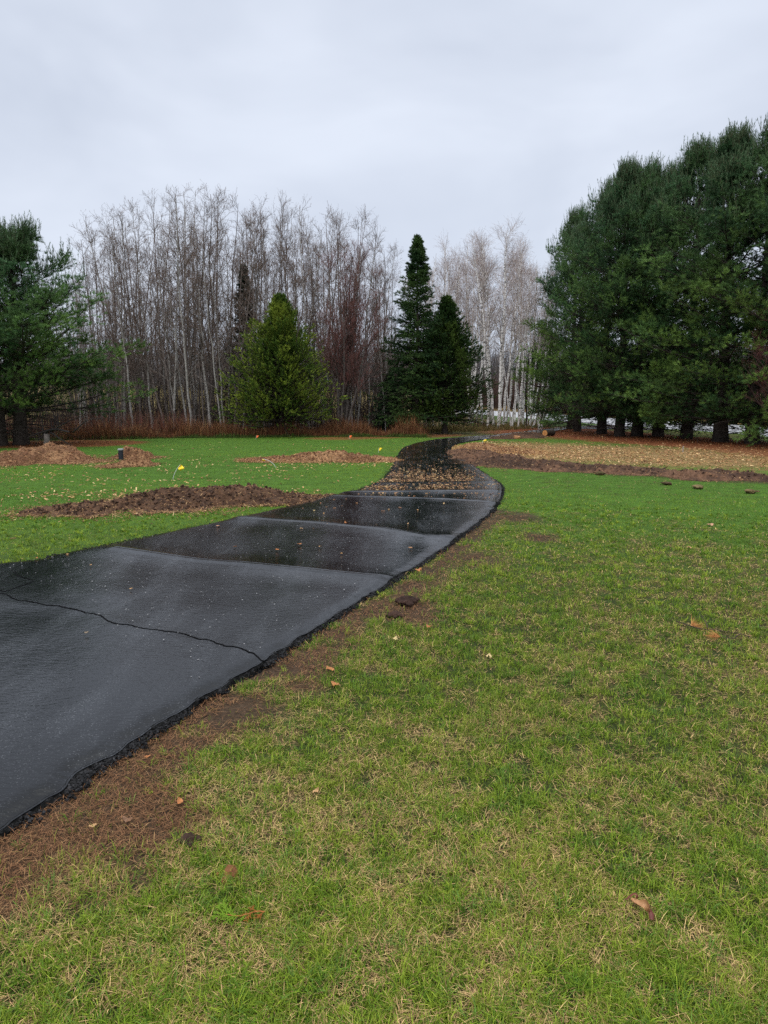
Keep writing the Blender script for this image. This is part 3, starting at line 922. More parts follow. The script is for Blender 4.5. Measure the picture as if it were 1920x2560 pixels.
def put_tree(name, protos, rng, x, y, h, label, cat, group, proto_h=12.0, fat=1.0, idx=None, tilt=None):
    tm, cm = protos[rng.integers(0, len(protos))] if idx is None else protos[idx]
    s = h / proto_h
    e = empty(name, (x, y, float(gz([x], [y])[0])), rng.random() * 6.28, label, cat, group, (s * fat, s * fat, s))
    if tilt is not None:
        e.rotation_euler = (tilt[0], tilt[1], tilt[2] if len(tilt) > 2 else 0)
    obj('trunk', tm, e); obj('crown', cm, e)
    return e


rng = np.random.default_rng(12)
ASPEN = [bare_proto(rng, 12.0, 'aspen') for _ in range(12)]
BIRCH = [bare_proto(rng, 12.0, 'birch') for _ in range(6)]
MAPLE = [bare_proto(rng, 9.0, 'maple') for _ in range(3)]

TOP_U = [150, 231, 335, 428, 498, 555, 602, 648, 717, 799, 856, 926, 984, 1040]
TOP_V = [720, 640, 512, 500, 478, 484, 556, 512, 496, 508, 534, 548, 630, 700]


def zone_label(u, Y, tone, rel):
    where = ('beside the left pine' if u < 290 else 'near the left pine' if u < 370 else 'in the tallest stand, pine side' if u < 450 else 'amid the tallest stand' if u < 530 else
             'left of the thin spruce' if u < 590 else 'behind the thin spruce' if u < 650 else 'behind the cedar top' if u < 740 else 'behind the cedar\'s right flank' if u < 800 else
             'between cedar and red maple' if u < 850 else 'behind the red maple' if u < 920 else 'near the tall spruce')
    row = 'front-row' if Y < 38.5 else 'second-row' if Y < 43 else 'deep-set'
    size = 'tall' if rel > 0.93 else 'medium' if rel > 0.82 else 'short'
    return f'{size} {tone}-barked {row} bare aspen {where}'


pts = []
tries = 0
while len(pts) < 172 and tries < 20000:
    tries += 1
    u = 190 + 820 * ((tries * 0.618034) % 1.0)
    Y = 35.6 + 14 * rng.random() ** 1.7
    X = (u - CX) / F_PX * Y * 1.0
    if Y < np.interp(X, [-24, -13, -9, -4, 2], [33.5, 34.0, 35.2, 36, 36.5]):
        continue
    if all((X - a) ** 2 + (Y - b) ** 2 > 0.16 for a, b, _ in pts):
        pts.append((X, Y, u))
for (X, Y, u) in pts:
    hm = (1005 - np.interp(u, TOP_U, TOP_V)) / F_PX * Y * 1.02 + CAM_H
    h = hm * 0.935 * (1.0 - 0.34 * rng.random() ** 1.5)
    h = min(h, 15.5)
    ia = int(rng.integers(0, len(ASPEN)))
    put_tree('aspen_tree', ASPEN, rng, X, Y, h, zone_label(u, Y, ASPEN[ia][0]['tone'], h / hm / 0.935), 'aspen', 'bare aspens in the thicket', 12.0, rng.uniform(0.75, 1.15), ia, (rng.normal(0, 0.035), rng.normal(0, 0.045), rng.random() * 6.28))

# reddish multi-stem maple right of the cedar
for i, (du, dy, h, tl) in enumerate(((0, 0, 8.4, (0, 0.02)), (6, .3, 8.8, (0.03, 0.10)), (-6, .2, 8.0, (-.02, -0.06)), (12, -.1, 7.8, (0.0, 0.20)), (3, .5, 9.0, (0.02, 0.05)))):
    p = gp(852 + du, 1088)
    put_tree('red_maple', MAPLE, rng, p[0], p[1] + dy, h,
             ['upright middle stem of the red-twigged maple clump', 'slightly right-leaning stem of the red-twigged maple clump',
              'stem of the red-twigged maple clump leaning towards the cedar', 'strongly tilted right stem of the red-twigged maple clump',
              'rear and tallest stem of the red-twigged maple clump'][i], 'maple', 'red-twigged maple stems beside the cedar', 9.0, 1.0, i % 3, tl)

# birches: (base u, base v, lean right per metre, height, label)
BIR = [(1171, 1066, -0.10, 10.0, 'white birch leaning left beside the dark cedar'),
       (1205, 1067, 0.0, 12.6, 'straight white birch first right of the leaning birch by the cedar'),
       (1219, 1070, -0.03, 12.0, 'stout white birch forked close beside a straight birch'),
       (1224, 1062, 0.02, 13.5, 'slender upright birch behind the forked stout birch'),
       (1234, 1068, 0.03, 13.0, 'tall white birch left of the diagonal birch'),
       (1245, 1071, 0.06, 12.8, 'white birch whose trunk crosses behind the diagonal stem'),
       (1277, 1069, -0.22, 8.5, 'diagonal white birch stem leaning hard left across its neighbours'),
       (1257, 1066, 0.11, 12.5, 'white birch curving right with peeling black-marked bark'),
       (1262, 1064, 0.13, 12.9, 'thick pale birch sweeping right behind the curved birch'),
       (1295, 1071, 0.14, 9.5, 'short white birch leaning right before the black dead stem'),
       (1316, 1069, 0.15, 11.2, 'white birch leaning right just behind the black dead stem'),
       (1323, 1067, 0.12, 10.4, 'greyish birch leaning right between two whiter birches'),
       (1331, 1069, 0.24, 10.0, 'white birch tilted strongly right near the pines'),
       (1347, 1072, 0.10, 10.2, 'blotchy white birch nearest the driveway and pines'),
       (1353, 1071, 0.13, 10.8, 'rightmost pale birch of the clump by the pines')]
for i, (u, v, ln_, h, lab) in enumerate(BIR):
    p = gp(u, v)
    put_tree('white_birch', BIRCH, rng, p[0], p[1], h * 0.93, lab, 'birch', 'white birches along the driveway bend', 12.0, 1.15, i % 6, (0.0, ln_))
# second rank of birches behind
for i in range(25):
    u = rng.uniform(1035, 1350); Y = rng.uniform(47, 60)
    top = np.interp(u, [1030, 1070, 1110, 1150, 1185, 1200, 1235, 1262, 1290, 1320, 1350], [640, 600, 610, 605, 578, 575, 595, 590, 598, 640, 700])
    h = ((1005 - top) / F_PX * Y + CAM_H) * 0.95 * (1 - 0.22 * rng.random() ** 1.5)
    X = (u - CX) / F_PX * Y
    if X > np.interp(Y, ROAD_NEAR[:, 1], ROAD_NEAR[:, 0]) - 1.0:
        continue
    put_tree('white_birch', BIRCH, rng, X, Y, h,
             ('shorter' if h < 12.5 else 'taller') + ' slim birch of the back rank, ' + ('left of the spruce tip' if u < 1045 else 'right of the spruce tip' if u < 1090 else 'above the dark cedar' if u < 1130 else 'just right of the dark cedar' if u < 1180 else 'behind the straight white trunks' if u < 1240 else 'behind the diagonal white stem' if u < 1290 else 'behind the right-leaning trunks'), 'birch', 'pale birches of the back rank', 12.0, 0.95)


# ------------------------------------------------------------------ conifers
def conifer_proto(rng, kind, h, rmax, z0=1.15):
    K = 14
    t = np.linspace(0, 1, K)
    wob = np.cumsum(rng.normal(0, 0.02, (K, 2)), 0) * h / 12; wob -= wob[0]
    P = np.stack([wob[:, 0], wob[:, 1], t * h], 1)[None]; P[0, 0, 2] = -0.15
    r0 = {'pine': 0.24, 'spruce': 0.13, 'cedar': 0.14, 'thin': 0.08}[kind]
    R = (r0 * (1 - t) ** 0.9 + 0.012)[None]
    R[0, 0] *= 1.25
    gt = Geo(); tubes(gt, P, R, 10, (0.045, 0.036, 0.03) if kind == 'pine' else (0.07, 0.055, 0.045))
    gc = Geo()
    limbs = []
    lradii = []
    if kind == 'pine':
        z = z0
        zs = []
        while z < h * 0.985:
            for _ in range(rng.integers(5, 8)):
                zs.append(z + rng.normal(0, 0.07))
            z += (0.66 + 0.2 * rng.random()) * (0.8 if h < 10 else 1.0)
        zs = np.array(zs); tt = np.clip(zs / h, 0, 1)
        prof = np.interp(tt, [0, 0.12, 0.22, 0.4, 0.6, 0.78, 0.9, 1.0], [0.85, 0.97, 1.0, 0.97, 0.80, 0.52, 0.27, 0.05]) * rmax
        lumps = 0.50 + 0.68 * rng.random(len(zs)) ** 0.8
        Ls = prof * lumps
        az = rng.random(len(zs)) * 6.283
        el = np.interp(tt, [0, 0.1, 0.2, 0.5, 0.8, 1], [-0.10, -0.12, 0.0, 0.22, 0.6, 1.0]) + rng.normal(0, 0.09, len(zs))
        curl = np.interp(tt, [0, 0.3, 1], [0.035, 0.06, 0.09]); KK = 8
    elif kind in ('spruce', 'thin'):
        n = 560 if kind == 'spruce' else 330
        tt = 0.085 + 0.91 * rng.random(n) ** 1.05
        zs = tt * h
        Ls = (rmax * (1.0 - tt) ** 0.88 + 0.05) * (0.55 + 0.6 * rng.random(n))
        if kind == 'thin':
            Ls *= 0.6 + 0.6 * rng.random(n)
        az = rng.random(n) * 6.283
        el = np.interp(tt, [0, 0.3, 0.7, 1], [-0.30, -0.12, 0.15, 0.75]) + rng.normal(0, 0.08, n)
        curl = np.full(n, 0.05); KK = 6
    else:
        n = 820
        tt = 0.10 + 0.88 * rng.random(n) ** 1.0
        zs = tt * h
        Ls = rmax * np.interp(tt, [0, 0.12, 0.3, 0.55, 0.8, 1], [0.95, 1.05, 0.93, 0.66, 0.31, 0.06]) * (0.45 + 0.7 * rng.random(n))
        az = rng.random(n) * 6.283
        el = np.interp(tt, [0, 0.2, 0.6, 1], [-0.12, 0.05, 0.35, 1.1]) + rng.normal(0, 0.16, n)
        curl = np.full(n, 0.08); KK = 6
    n = len(zs)
    S = np.stack([np.interp(zs, P[0, :, 2], P[0, :, 0]), np.interp(zs, P[0, :, 2], P[0, :, 1]), zs], 1)
    D = np.stack([np.cos(az) * np.cos(el), np.sin(az) * np.cos(el), np.sin(el)], 1)
    LP = np.empty((n, KK, 3)); LP[:, 0] = S
    for k in range(1, KK):
        D = norm(D + np.array([0, 0, 1.0]) * curl[:, None] + rng.normal(0, 0.05, D.shape))
        LP[:, k] = LP[:, k - 1] + D * (Ls / (KK - 1))[:, None]
    LR = np.clip(Ls * 0.0125, 0.006, 0.05)[:, None] * np.linspace(1, 0.15, KK)
    tubes(gt, LP, LR, 4, (0.04, 0.032, 0.027))
    if kind == 'pine':
        # dead lower limbs
        nd = 26
        zd = rng.uniform(0.35, 2.0, nd); ad = rng.random(nd) * 6.283
        Dd = np.stack([np.cos(ad), np.sin(ad), rng.normal(0.0, 0.15, nd)], 1)
        Q = np.empty((nd, 6, 3)); Q[:, 0] = np.stack([np.zeros(nd), np.zeros(nd), zd], 1)
        ld = rng.uniform(1.2, 3.2, nd)
        for k in range(1, 6):
            Dd = norm(Dd + rng.normal(0, 0.10, Dd.shape) + [0, 0, -0.03]); Q[:, k] = Q[:, k - 1] + Dd * (ld / 5)[:, None]
            Q[:, k, 2] = np.maximum(Q[:, k, 2], 0.12)
        QR = 0.022 * np.linspace(1, 0.2, 6)[None].repeat(nd, 0)
        tubes(gt, Q, QR, 4, (0.045, 0.036, 0.03))
        Q2, QR2, _ = grow(rng, Q, QR, 9, 0.25, 1, 0.9, lambda t, r: 0.25 + 0.6 * r.random(t.shape), 4, -0.03, 0.15, 0.5, 0.004, planar=True)
        tubes(gt, Q2, QR2, 3, (0.045, 0.036, 0.03))
    up = np.array([0, 0, 1.0])
    if kind == 'pine':
        B, RB, tb = grow(rng, LP, LR, 20, 0.16, 1.0, 0.85, lambda t, r: np.minimum(0.24 + 0.46 * (1 - t) * Ls[:, None], 1.3) * (0.7 + 0.5 * r.random(t.shape)), 5, 0.07, 0.08, 0.5, 0.004, planar=True)
        C, RC, tc_ = grow(rng, B, RB, 3, 0.25, 1.0, 0.8, lambda t, r: 0.16 + 0.22 * r.random(t.shape), 3, 0.10, 0.1, 0.6, 0.003)
        tubes(gt, B, RB, 3, (0.04, 0.032, 0.027))
        S1, D1 = along(B, np.clip(rng.uniform(0.3, 1.0, (len(B), 3)), 0, 1)); S2, D2 = along(C, rng.uniform(0.4, 1.0, (len(C), 2)))
        S3, D3 = along(LP, rng.uniform(0.6, 1.0, (len(LP), 4)))
        S1 = S1.reshape(-1, 3); D1 = D1.reshape(-1, 3); S2 = S2.reshape(-1, 3); D2 = D2.reshape(-1, 3)
        # leading shoots point up like candles
        S = np.concatenate([S1, S2, S3.reshape(-1, 3)]); D = norm(np.concatenate([D1, D2, D3.reshape(-1, 3)]) + up * 0.28)
        clump = fbm(S[:, 0] * 0.9 + S[:, 2] * 0.3, S[:, 1] * 0.9 + S[:, 2] * 0.7, int(rng.integers(1e6)), 2)
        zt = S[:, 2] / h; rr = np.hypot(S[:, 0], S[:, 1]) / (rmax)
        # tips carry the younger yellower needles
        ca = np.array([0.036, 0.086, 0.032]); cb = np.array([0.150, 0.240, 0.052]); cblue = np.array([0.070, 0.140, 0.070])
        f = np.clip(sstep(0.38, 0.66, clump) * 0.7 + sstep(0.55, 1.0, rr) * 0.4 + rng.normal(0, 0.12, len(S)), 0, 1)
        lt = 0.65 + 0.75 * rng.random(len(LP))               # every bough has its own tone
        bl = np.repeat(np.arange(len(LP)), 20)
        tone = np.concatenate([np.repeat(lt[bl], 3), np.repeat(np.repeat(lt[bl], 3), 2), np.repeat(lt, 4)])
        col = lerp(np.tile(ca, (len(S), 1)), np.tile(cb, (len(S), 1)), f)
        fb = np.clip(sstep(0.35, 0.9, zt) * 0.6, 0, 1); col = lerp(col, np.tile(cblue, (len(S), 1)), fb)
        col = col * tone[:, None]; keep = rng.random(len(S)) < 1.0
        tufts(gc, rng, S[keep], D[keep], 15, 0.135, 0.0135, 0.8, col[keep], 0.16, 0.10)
        # upright terminal shoots near the crown top
        k = rng.random(len(C)) < np.interp(C[:, -1, 2] / h, [0.66, 1.0], [0.0, 1.0])
        st = C[k, -1]; Ls2 = rng.uniform(0.15, 0.6, len(st)) 
        Q = np.stack([st, st + (up + rng.normal(0, 0.18, st.shape)) * Ls2[:, None]], 1)
        tubes(gc, Q, np.full((len(st), 2), 0.006), 3, (0.075, 0.08, 0.042))
        S5 = Q[:, 0] * 0.4 + Q[:, 1] * 0.6
        tufts(gc, rng, S5, norm(Q[:, 1] - Q[:, 0]), 16, 0.10, 0.012, 0.5, np.tile([0.09, 0.15, 0.075], (len(st), 1)), 0.15, 0.3)
    elif kind in ('spruce', 'thin'):
        nb = 11 if kind == 'spruce' else 8
        B, RB, tb = grow(rng, LP, LR, nb, 0.12, 1.0, 0.85, lambda t, r: np.minimum(0.10 + 0.42 * (1 - t) * Ls[:, None], 0.7) * (0.7 + 0.6 * r.random(t.shape)), 4, -0.04, 0.08, 0.5, 0.004, planar=True)
        S1, D1 = along(B, rng.uniform(0.1, 1.0, (len(B), 4))); S3, D3 = along(LP, rng.uniform(0.25, 1.0, (len(LP), 7)))
        S = np.concatenate([S1.reshape(-1, 3), S3.reshape(-1, 3)]); D = norm(np.concatenate([D1.reshape(-1, 3), D3.reshape(-1, 3)]))
        clump = fbm(S[:, 0] * 1.6 + S[:, 2] * 0.5, S[:, 1] * 1.6 + S[:, 2] * 0.9, int(rng.integers(1e6)), 2)
        ca = np.array([0.024, 0.056, 0.020]); cb = np.array([0.068, 0.120, 0.034])
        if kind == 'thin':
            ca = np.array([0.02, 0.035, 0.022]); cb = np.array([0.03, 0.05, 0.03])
        f = np.clip(sstep(0.4, 0.7, clump) + rng.normal(0, 0.15, len(S)), 0, 1)
        col = lerp(np.tile(ca, (len(S), 1)), np.tile(cb, (len(S), 1)), f)
        tufts(gc, rng, S, D, 10, 0.085, 0.019, 0.9, col, 0.15, 0.08)
    else:
        B, RB, tb = grow(rng, LP, LR, 9, 0.2, 1.0, 0.6, lambda t, r: np.minimum(0.15 + 0.30 * (1 - t) * Ls[:, None], 0.6) * (0.7 + 0.6 * r.random(t.shape)), 4, 0.10, 0.08, 0.5, 0.004)
        S1, D1 = along(B, rng.uniform(0.2, 1.0, (len(B), 4))); S3, D3 = along(LP, rng.uniform(0.45, 1.0, (len(LP), 5)))
        S = np.concatenate([S1.reshape(-1, 3), S3.reshape(-1, 3)]); D = norm(np.concatenate([D1.reshape(-1, 3), D3.reshape(-1, 3)]) + up * 0.1)
        clump = fbm(S[:, 0] * 1.5 + S[:, 2] * 0.5, S[:, 1] * 1.5 + S[:, 2] * 0.8, int(rng.integers(1e6)), 2)
        f = np.clip(sstep(0.38, 0.68, clump) + rng.normal(0, 0.18, len(S)), 0, 1)
        col = lerp(np.tile([0.065, 0.120, 0.022], (len(S), 1)), np.tile([0.25, 0.31, 0.045], (len(S), 1)), f) 
        if h > 6.8:
            col = lerp(np.tile([0.026, 0.058, 0.016], (len(S), 1)), np.tile([0.085, 0.135, 0.028], (len(S), 1)), f)
        tufts(gc, rng, S, D, 10, 0.10, 0.019, 0.6, col, 0.2, 0.08, 0.3)
    return gt.mesh(kind + '_trunk', M_bark, True), gc.mesh(kind + '_crown', M_needle)


rng = np.random.default_rng(77)
PINE_H = 13.0
PINES = [conifer_proto(rng, 'pine', PINE_H, 3.9) for _ in range(4)]
LOW_PINES = [conifer_proto(rng, 'pine', 9.0, 4.3, 1.6) for _ in range(2)] + [conifer_proto(rng, 'pine', 9.0, 4.2, 3.9)]


def put_pine(u, v, h, lab, grp, idx, rz, wide=1.0, name='white_pine', limb=False):
    p = gp(u, v)
    tm, cm = PINES[idx] if idx < 4 else LOW_PINES[idx - 4]
    s = h / (PINE_H if idx < 4 else 9.0)
    e = empty(name, (p[0], p[1], 0.0), rz, lab, 'pine tree', grp, (wide, wide, s))
    obj('trunk', tm, e); obj('crown', cm, e)
    if limb:
        g = Geo()
        a = -rz
        Q = np.array([(0, 0, 0.85), (0.3, -0.05, 1.0), (0.7, -0.15, 1.25), (1.3, -0.2, 1.6), (1.9, -0.2, 2.1), (2.4, -0.1, 2.8)])
        Q = np.stack([Q[:, 0] * math.cos(a) - Q[:, 1] * math.sin(a), Q[:, 0] * math.sin(a) + Q[:, 1] * math.cos(a), Q[:, 2]], 1)
        Rr = np.linspace(0.13, 0.05, 6)
        tubes(g, Q, Rr, 8, (0.045, 0.036, 0.03))
        A, B_, _ = grow(np.random.default_rng(2), Q[None], Rr[None], 9, 0.3, 1, 0.9, 0.8, 4, -0.03, 0.12, 0.25, 0.005)
        tubes(g, A, B_, 4, (0.045, 0.036, 0.03))
        obj('limb', g.mesh('limb', M_bark, True), e)


RP = 'white pines in the row on the right'
put_pine(1425, 1073, 12.3, 'farthest pine of the right row, its trunk against the driveway mouth', RP, 0, 0.3, 0.8)
put_pine(1443, 1079, 10.6, 'second pine of the right row, trunk almost touching the farthest one', RP, 1, 1.9, 0.78)
put_pine(1504, 1085, 12.2, 'pine with low drooping boughs just right of the cut log', RP, 2, 4.0, 0.95)
put_pine(1548, 1091, 11.9, 'slim-trunked pine with bare low twigs in the right row', RP, 3, 2.2, 0.92)
put_pine(1592, 1091.5, 11.9, 'dark narrow-trunked pine midway in the right row', RP, 0, 5.1, 1.0)
put_pine(1645, 1092.5, 11.6, 'thick-trunked pine behind the middle of the chip field', RP, 1, 0.2, 1.0)
put_pine(1715, 1098, 12.1, 'pine with one big limb rising rightwards from its lower trunk', RP, 2, 1.4, 1.0, limb=True)
put_pine(1801, 1106, 11.4, 'straight dark-trunked pine whose bright boughs hang lowest over the chips', RP, 3, 3.7, 1.1)
put_pine(1881, 1111, 11.3, 'stoutest pine near the frame edge, surrounded by dead low branches', RP, 0, 2.8, 1.0)
put_pine(1990, 1116, 12.9, 'big pine cut by the right frame edge, the last one whose boughs show', RP, 1, 3.3, 1.0)
put_pine(2130, 1122, 12.6, 'pine at the near end of the right row', RP, 2, 0.9, 1.0)
put_pine(1352, 1064, 6.0, 'small dark young pine tucked behind the leaning birches', RP, 6, 0.9, 0.6, 'young_pine')
p = gp(1930, 1122)
put_tree('red_maple', MAPLE, rng, p[0], p[1], 4.9, 'reddish bare sapling spreading before the pines at the right frame edge', 'maple', None, 9.0, 1.5, 1)
LP_ = 'white pines at the left edge'
put_pine(54, 1113, 7.5, 'thick-trunked left pine with boughs sweeping over the lawn', LP_, 4, 1.0, 1.1)
put_pine(6, 1115, 7.3, 'leaning dark pine trunk at the left frame edge', LP_, 5, 2.4, 0.8)
put_pine(-75, 1110, 7.8, 'pine left of the two dark trunks, only boughs in view', LP_, 4, 4.4, 1.0)

rng = np.random.default_rng(78)


def put_conifer(name, kind, u, v, h, rmax, lab, cat, rz=0.0, scale=(1, 1, 1)):
    p = gp(u, v)
    tm, cm = conifer_proto(rng, kind, h, rmax)
    e = empty(name, (p[0], p[1], 0.0), rz, lab, cat, None, scale)
    obj('trunk', tm, e); obj('crown', cm, e)


put_conifer('cedar_tree', 'cedar', 703, 1090, 6.5, 3.1, 'broad yellow-green cedar standing alone before the bare thicket', 'cedar')
put_conifer('cedar_tree', 'cedar', 1112, 1084, 6.81, 2.7, 'dark green rounded cedar pressed against the tall spruce', 'cedar')
put_conifer('spruce_tree', 'spruce', 1041, 1085, 9.8, 2.75, 'tall pointed dark spruce beside the driveway bend', 'spruce')
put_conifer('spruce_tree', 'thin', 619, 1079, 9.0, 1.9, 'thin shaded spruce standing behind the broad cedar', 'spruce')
put_conifer('spruce_tree', 'thin', 975, 1083, 3.0, 1.2, 'low scraggly spruce sapling left of the tall spruce', 'spruce')


# ------------------------------------------------------------------ lawn blades, straw and thatch
def polar(rng, n, d0, d1, a0=-0.72, a1=0.72, power=0.0):
    d = d0 * (d1 / d0) ** rng.random(n)
    a = rng.uniform(a0, a1, n)
    return d * np.sin(a), d * np.cos(a), d


BARE = []  # mound footprints, filled below before the lawn is sown


def mound(name, label, line, wid, hgt, res, cols, rng, nchip, chipcol, group=None, chl=0.05, seed=0, dark_side=None):
    """a heap along a line: lumpy surface with chips and clods lying on it"""
    line = np.asarray(line, float); wid = np.asarray(wid, float); hgt = np.asarray(hgt, float)
    seg = np.hypot(*(line[1:] - line[:-1]).T); cum = np.concatenate([[0], np.cumsum(seg)])
    W = wid.max() * 1.5
    x0, x1 = line[:, 0].min() - W, line[:, 0].max() + W
    y0, y1 = line[:, 1].min() - W, line[:, 1].max() + W
    xs = np.arange(x0, x1, res); ys = np.arange(y0, y1, res)
    X, Y = np.meshgrid(xs, ys); x, y = X.ravel(), Y.ravel()

    def height(x, y):
        best = np.full(x.shape, 1e9); bt = np.zeros(x.shape)
        for i in range(len(seg)):
            (ax, ay), (bx, by) = line[i], line[i + 1]
            dx, dy = bx - ax, by - ay
            t = np.clip(((x - ax) * dx + (y - ay) * dy) / (dx * dx + dy * dy), 0, 1)
            d = np.hypot(x - ax - t * dx, y - ay - t * dy)
            k = d < best
            best = np.where(k, d, best); bt = np.where(k, cum[i] + t * seg[i], bt)
        w = np.interp(bt, cum, wid); h = np.interp(bt, cum, hgt)
        r = best / w + (fbm(x * 1.8, y * 1.8, seed + 50, 4) - 0.5) * 1.1
        f = 1 - sstep(0.0, 1.0, r)
        z = h * f * (0.6 + 0.8 * fbm(x * 2.6, y * 2.6, seed + 60, 3)) + (fbm(x * 11, y * 11, seed + 70, 3) - 0.5) * 0.13 * sstep(0, 0.35, f) * np.minimum(1, h / 0.12)
        return z - 0.03 * (f <= 0.02) + 0.012 * (f > 0.02), f, r

    z, f, _r = height(x, y)
    nx, ny = len(xs), len(ys)
    i = (np.arange(ny - 1)[:, None] * nx + np.arange(nx - 1)[None]).reshape(-1)
    keep = np.maximum.reduce([f[i], f[i + 1], f[i + nx], f[i + nx + 1]]) > 0.015
    i = i[keep]
    q = np.stack([i, i + 1, i + nx + 1, i + nx], -1)
    used = np.unique(q); remap = np.zeros(nx * ny, int); remap[used] = np.arange(len(used))
    cols = np.asarray(cols)
    k = fbm(x * 1.2, y * 1.2, seed + 80, 3); k2 = fbm(x * 9, y * 9, seed + 81, 2)
    c = lerp(np.tile(cols[0], (len(x), 1)), np.tile(cols[1], (len(x), 1)), sstep(0.35, 0.65, k * 0.6 + k2 * 0.4))
    g = Geo(); g.add(np.stack([x, y, z + gz(x, y) * 0], 1)[used], q=remap[q], c=c[used])
    # chips and shreds
    M = nchip * 4
    cx = rng.uniform(x0, x1, M); cy = rng.uniform(y0, y1, M)
    zz, ff, rr_ = height(cx, cy)
    dk = fbm(cx * 1.2, cy * 1.2, seed + 80, 3)
    ok = (ff > 0.02) & (rng.random(M) < np.where(ff < 0.35, 1.0, 0.75) * np.interp(dk, [0.3, 0.6], [1.0, 0.45]))
    halo = (ff <= 0.02) & (rng.random(M) < 0.55 * np.exp(-(rr_ - 1) * 3.5)) & ~inside(cx, cy, DRIVE_POLY)
    zz = np.where(halo, gz(cx, cy) + 0.025, zz)
    ok = np.where(ok | halo)[0][:nchip]
    chipcol = np.asarray(chipcol)
    cc = chipcol[rng.integers(0, len(chipcol), len(ok))] * (0.55 + 0.75 * rng.random((len(ok), 1)))
    chips(g, rng, np.stack([cx[ok], cy[ok], zz[ok] + 0.008], 1), chl * (0.35 + 1.2 * rng.random(len(ok)) ** 2), chl * (0.07 + 0.2 * rng.random(len(ok)) ** 1.5), np.full(len(ok), 0.005), cc, 0.45)
    # clods
    nc = nchip // 16
    ok2 = np.where((ff > 0.1))[0][-nc:]
    chips(g, rng, np.stack([cx[ok2], cy[ok2], zz[ok2] + 0.005], 1), 0.02 + 0.05 * rng.random(len(ok2)) ** 2, 0.02 + 0.04 * rng.random(len(ok2)) ** 2, 0.015 + 0.03 * rng.random(len(ok2)), np.tile(cols[0] * 1.3, (len(ok2), 1)) * (0.7 + 0.6 * rng.random((len(ok2), 1))), 0.8)
    o = obj(name, g.mesh(name, M_soil, False))
    tag(o, label, name.replace('_', ' '), group)
    BARE.append((line, wid.max(), lambda a, b: height(a, b)[1]))
    return height


rng = np.random.default_rng(21)
CH_BR = [(0.30, 0.15, 0.07), (0.22, 0.11, 0.055), (0.40, 0.24, 0.12), (0.14, 0.07, 0.04), (0.33, 0.19, 0.10)]
CH_PALE = [(0.50, 0.29, 0.12), (0.36, 0.18, 0.075), (0.60, 0.42, 0.21), (0.24, 0.11, 0.05), (0.46, 0.26, 0.11)]
SOILC = [(0.042, 0.023, 0.015), (0.085, 0.045, 0.026)]
MULCH = [(0.13, 0.062, 0.032), (0.27, 0.15, 0.075)]
GM = 'heaps of mulch and soil on the left lawn'
mound('mulch_mound', 'long dark mound of soil and bark mulch beside the driveway on the left', gpl([(110, 1283), (260, 1276), (430, 1262), (600, 1252), (720, 1252), (820, 1246)]),
      [0.45, 0.75, 1.0, 0.95, 0.55, 0.3], [0.07, 0.13, 0.22, 0.22, 0.11, 0.05], 0.022, SOILC, rng, 14000, CH_BR + [(0.5, 0.33, 0.17)], GM, 0.042, 1)
mound('mulch_mound', 'wide reddish mulch heap at the far left of the lawn', gpl([(-120, 1160), (20, 1157), (130, 1152), (200, 1156)]),
      [0.8, 1.2, 1.3, 0.7], [0.15, 0.26, 0.40, 0.08], 0.04, MULCH, rng, 8000, CH_BR, GM, 0.07, 2)
mound('mulch_mound', 'small round reddish mulch heap behind the black pipe', gpl([(325, 1146), (365, 1146)]), [0.42, 0.42], [0.26, 0.22], 0.03, MULCH, rng, 1800, CH_BR, GM, 0.06, 3)
mound('mulch_mound', 'small mulch heap just in front of the black pipe', gpl([(285, 1168), (345, 1164)]), [0.3, 0.42], [0.05, 0.20], 0.03, MULCH, rng, 2000, CH_BR, GM, 0.06, 4)
mound('mulch_mound', 'low tan mulch heap with dark soil end near the driveway curve', gpl([(640, 1150), (740, 1150), (820, 1149), (900, 1152), (985, 1153)]),
      [0.5, 0.8, 0.9, 0.6, 0.35], [0.04, 0.12, 0.25, 0.16, 0.07], 0.035, MULCH, rng, 8000, CH_PALE[:2] + CH_BR, GM, 0.07, 5)
mound('soil_ridge', 'rough dark ridge of dug soil crossing the right lawn', BERM, BERM_W * 1.45, [0.10, 0.2, 0.16, 0.17, 0.10, 0.15, 0.10, 0.1], 0.035, [(0.045, 0.024, 0.016), (0.12, 0.062, 0.036)], rng, 9000, CH_BR + [(0.45, 0.29, 0.14)], None, 0.05, 6)
mound('chip_mound', 'low brown heap of wood chips right beside the driveway curve', gpl([(1175, 1118), (1230, 1125), (1300, 1132)]), [0.7, 1.1, 0.8], [0.12, 0.16, 0.08], 0.05, MULCH, rng, 6000, CH_PALE, None, 0.075, 7)
mound('soil_mound', 'dark low soil heap along the driveway near the cut log', gpl([(1262, 1096), (1320, 1093), (1350, 1089)]), [0.8, 0.9, 0.5], [0.12, 0.22, 0.1], 0.08, SOILC, rng, 700, CH_BR, None, 0.08, 8)


def in_bare(x, y):
    f = np.zeros(np.shape(x))
    for line, w, fn in BARE:
        k = seg_dist(x, y, line) < w * 1.6
        if k.any():
            f[k] = np.maximum(f[k], fn(x[k], y[k]))
    return f


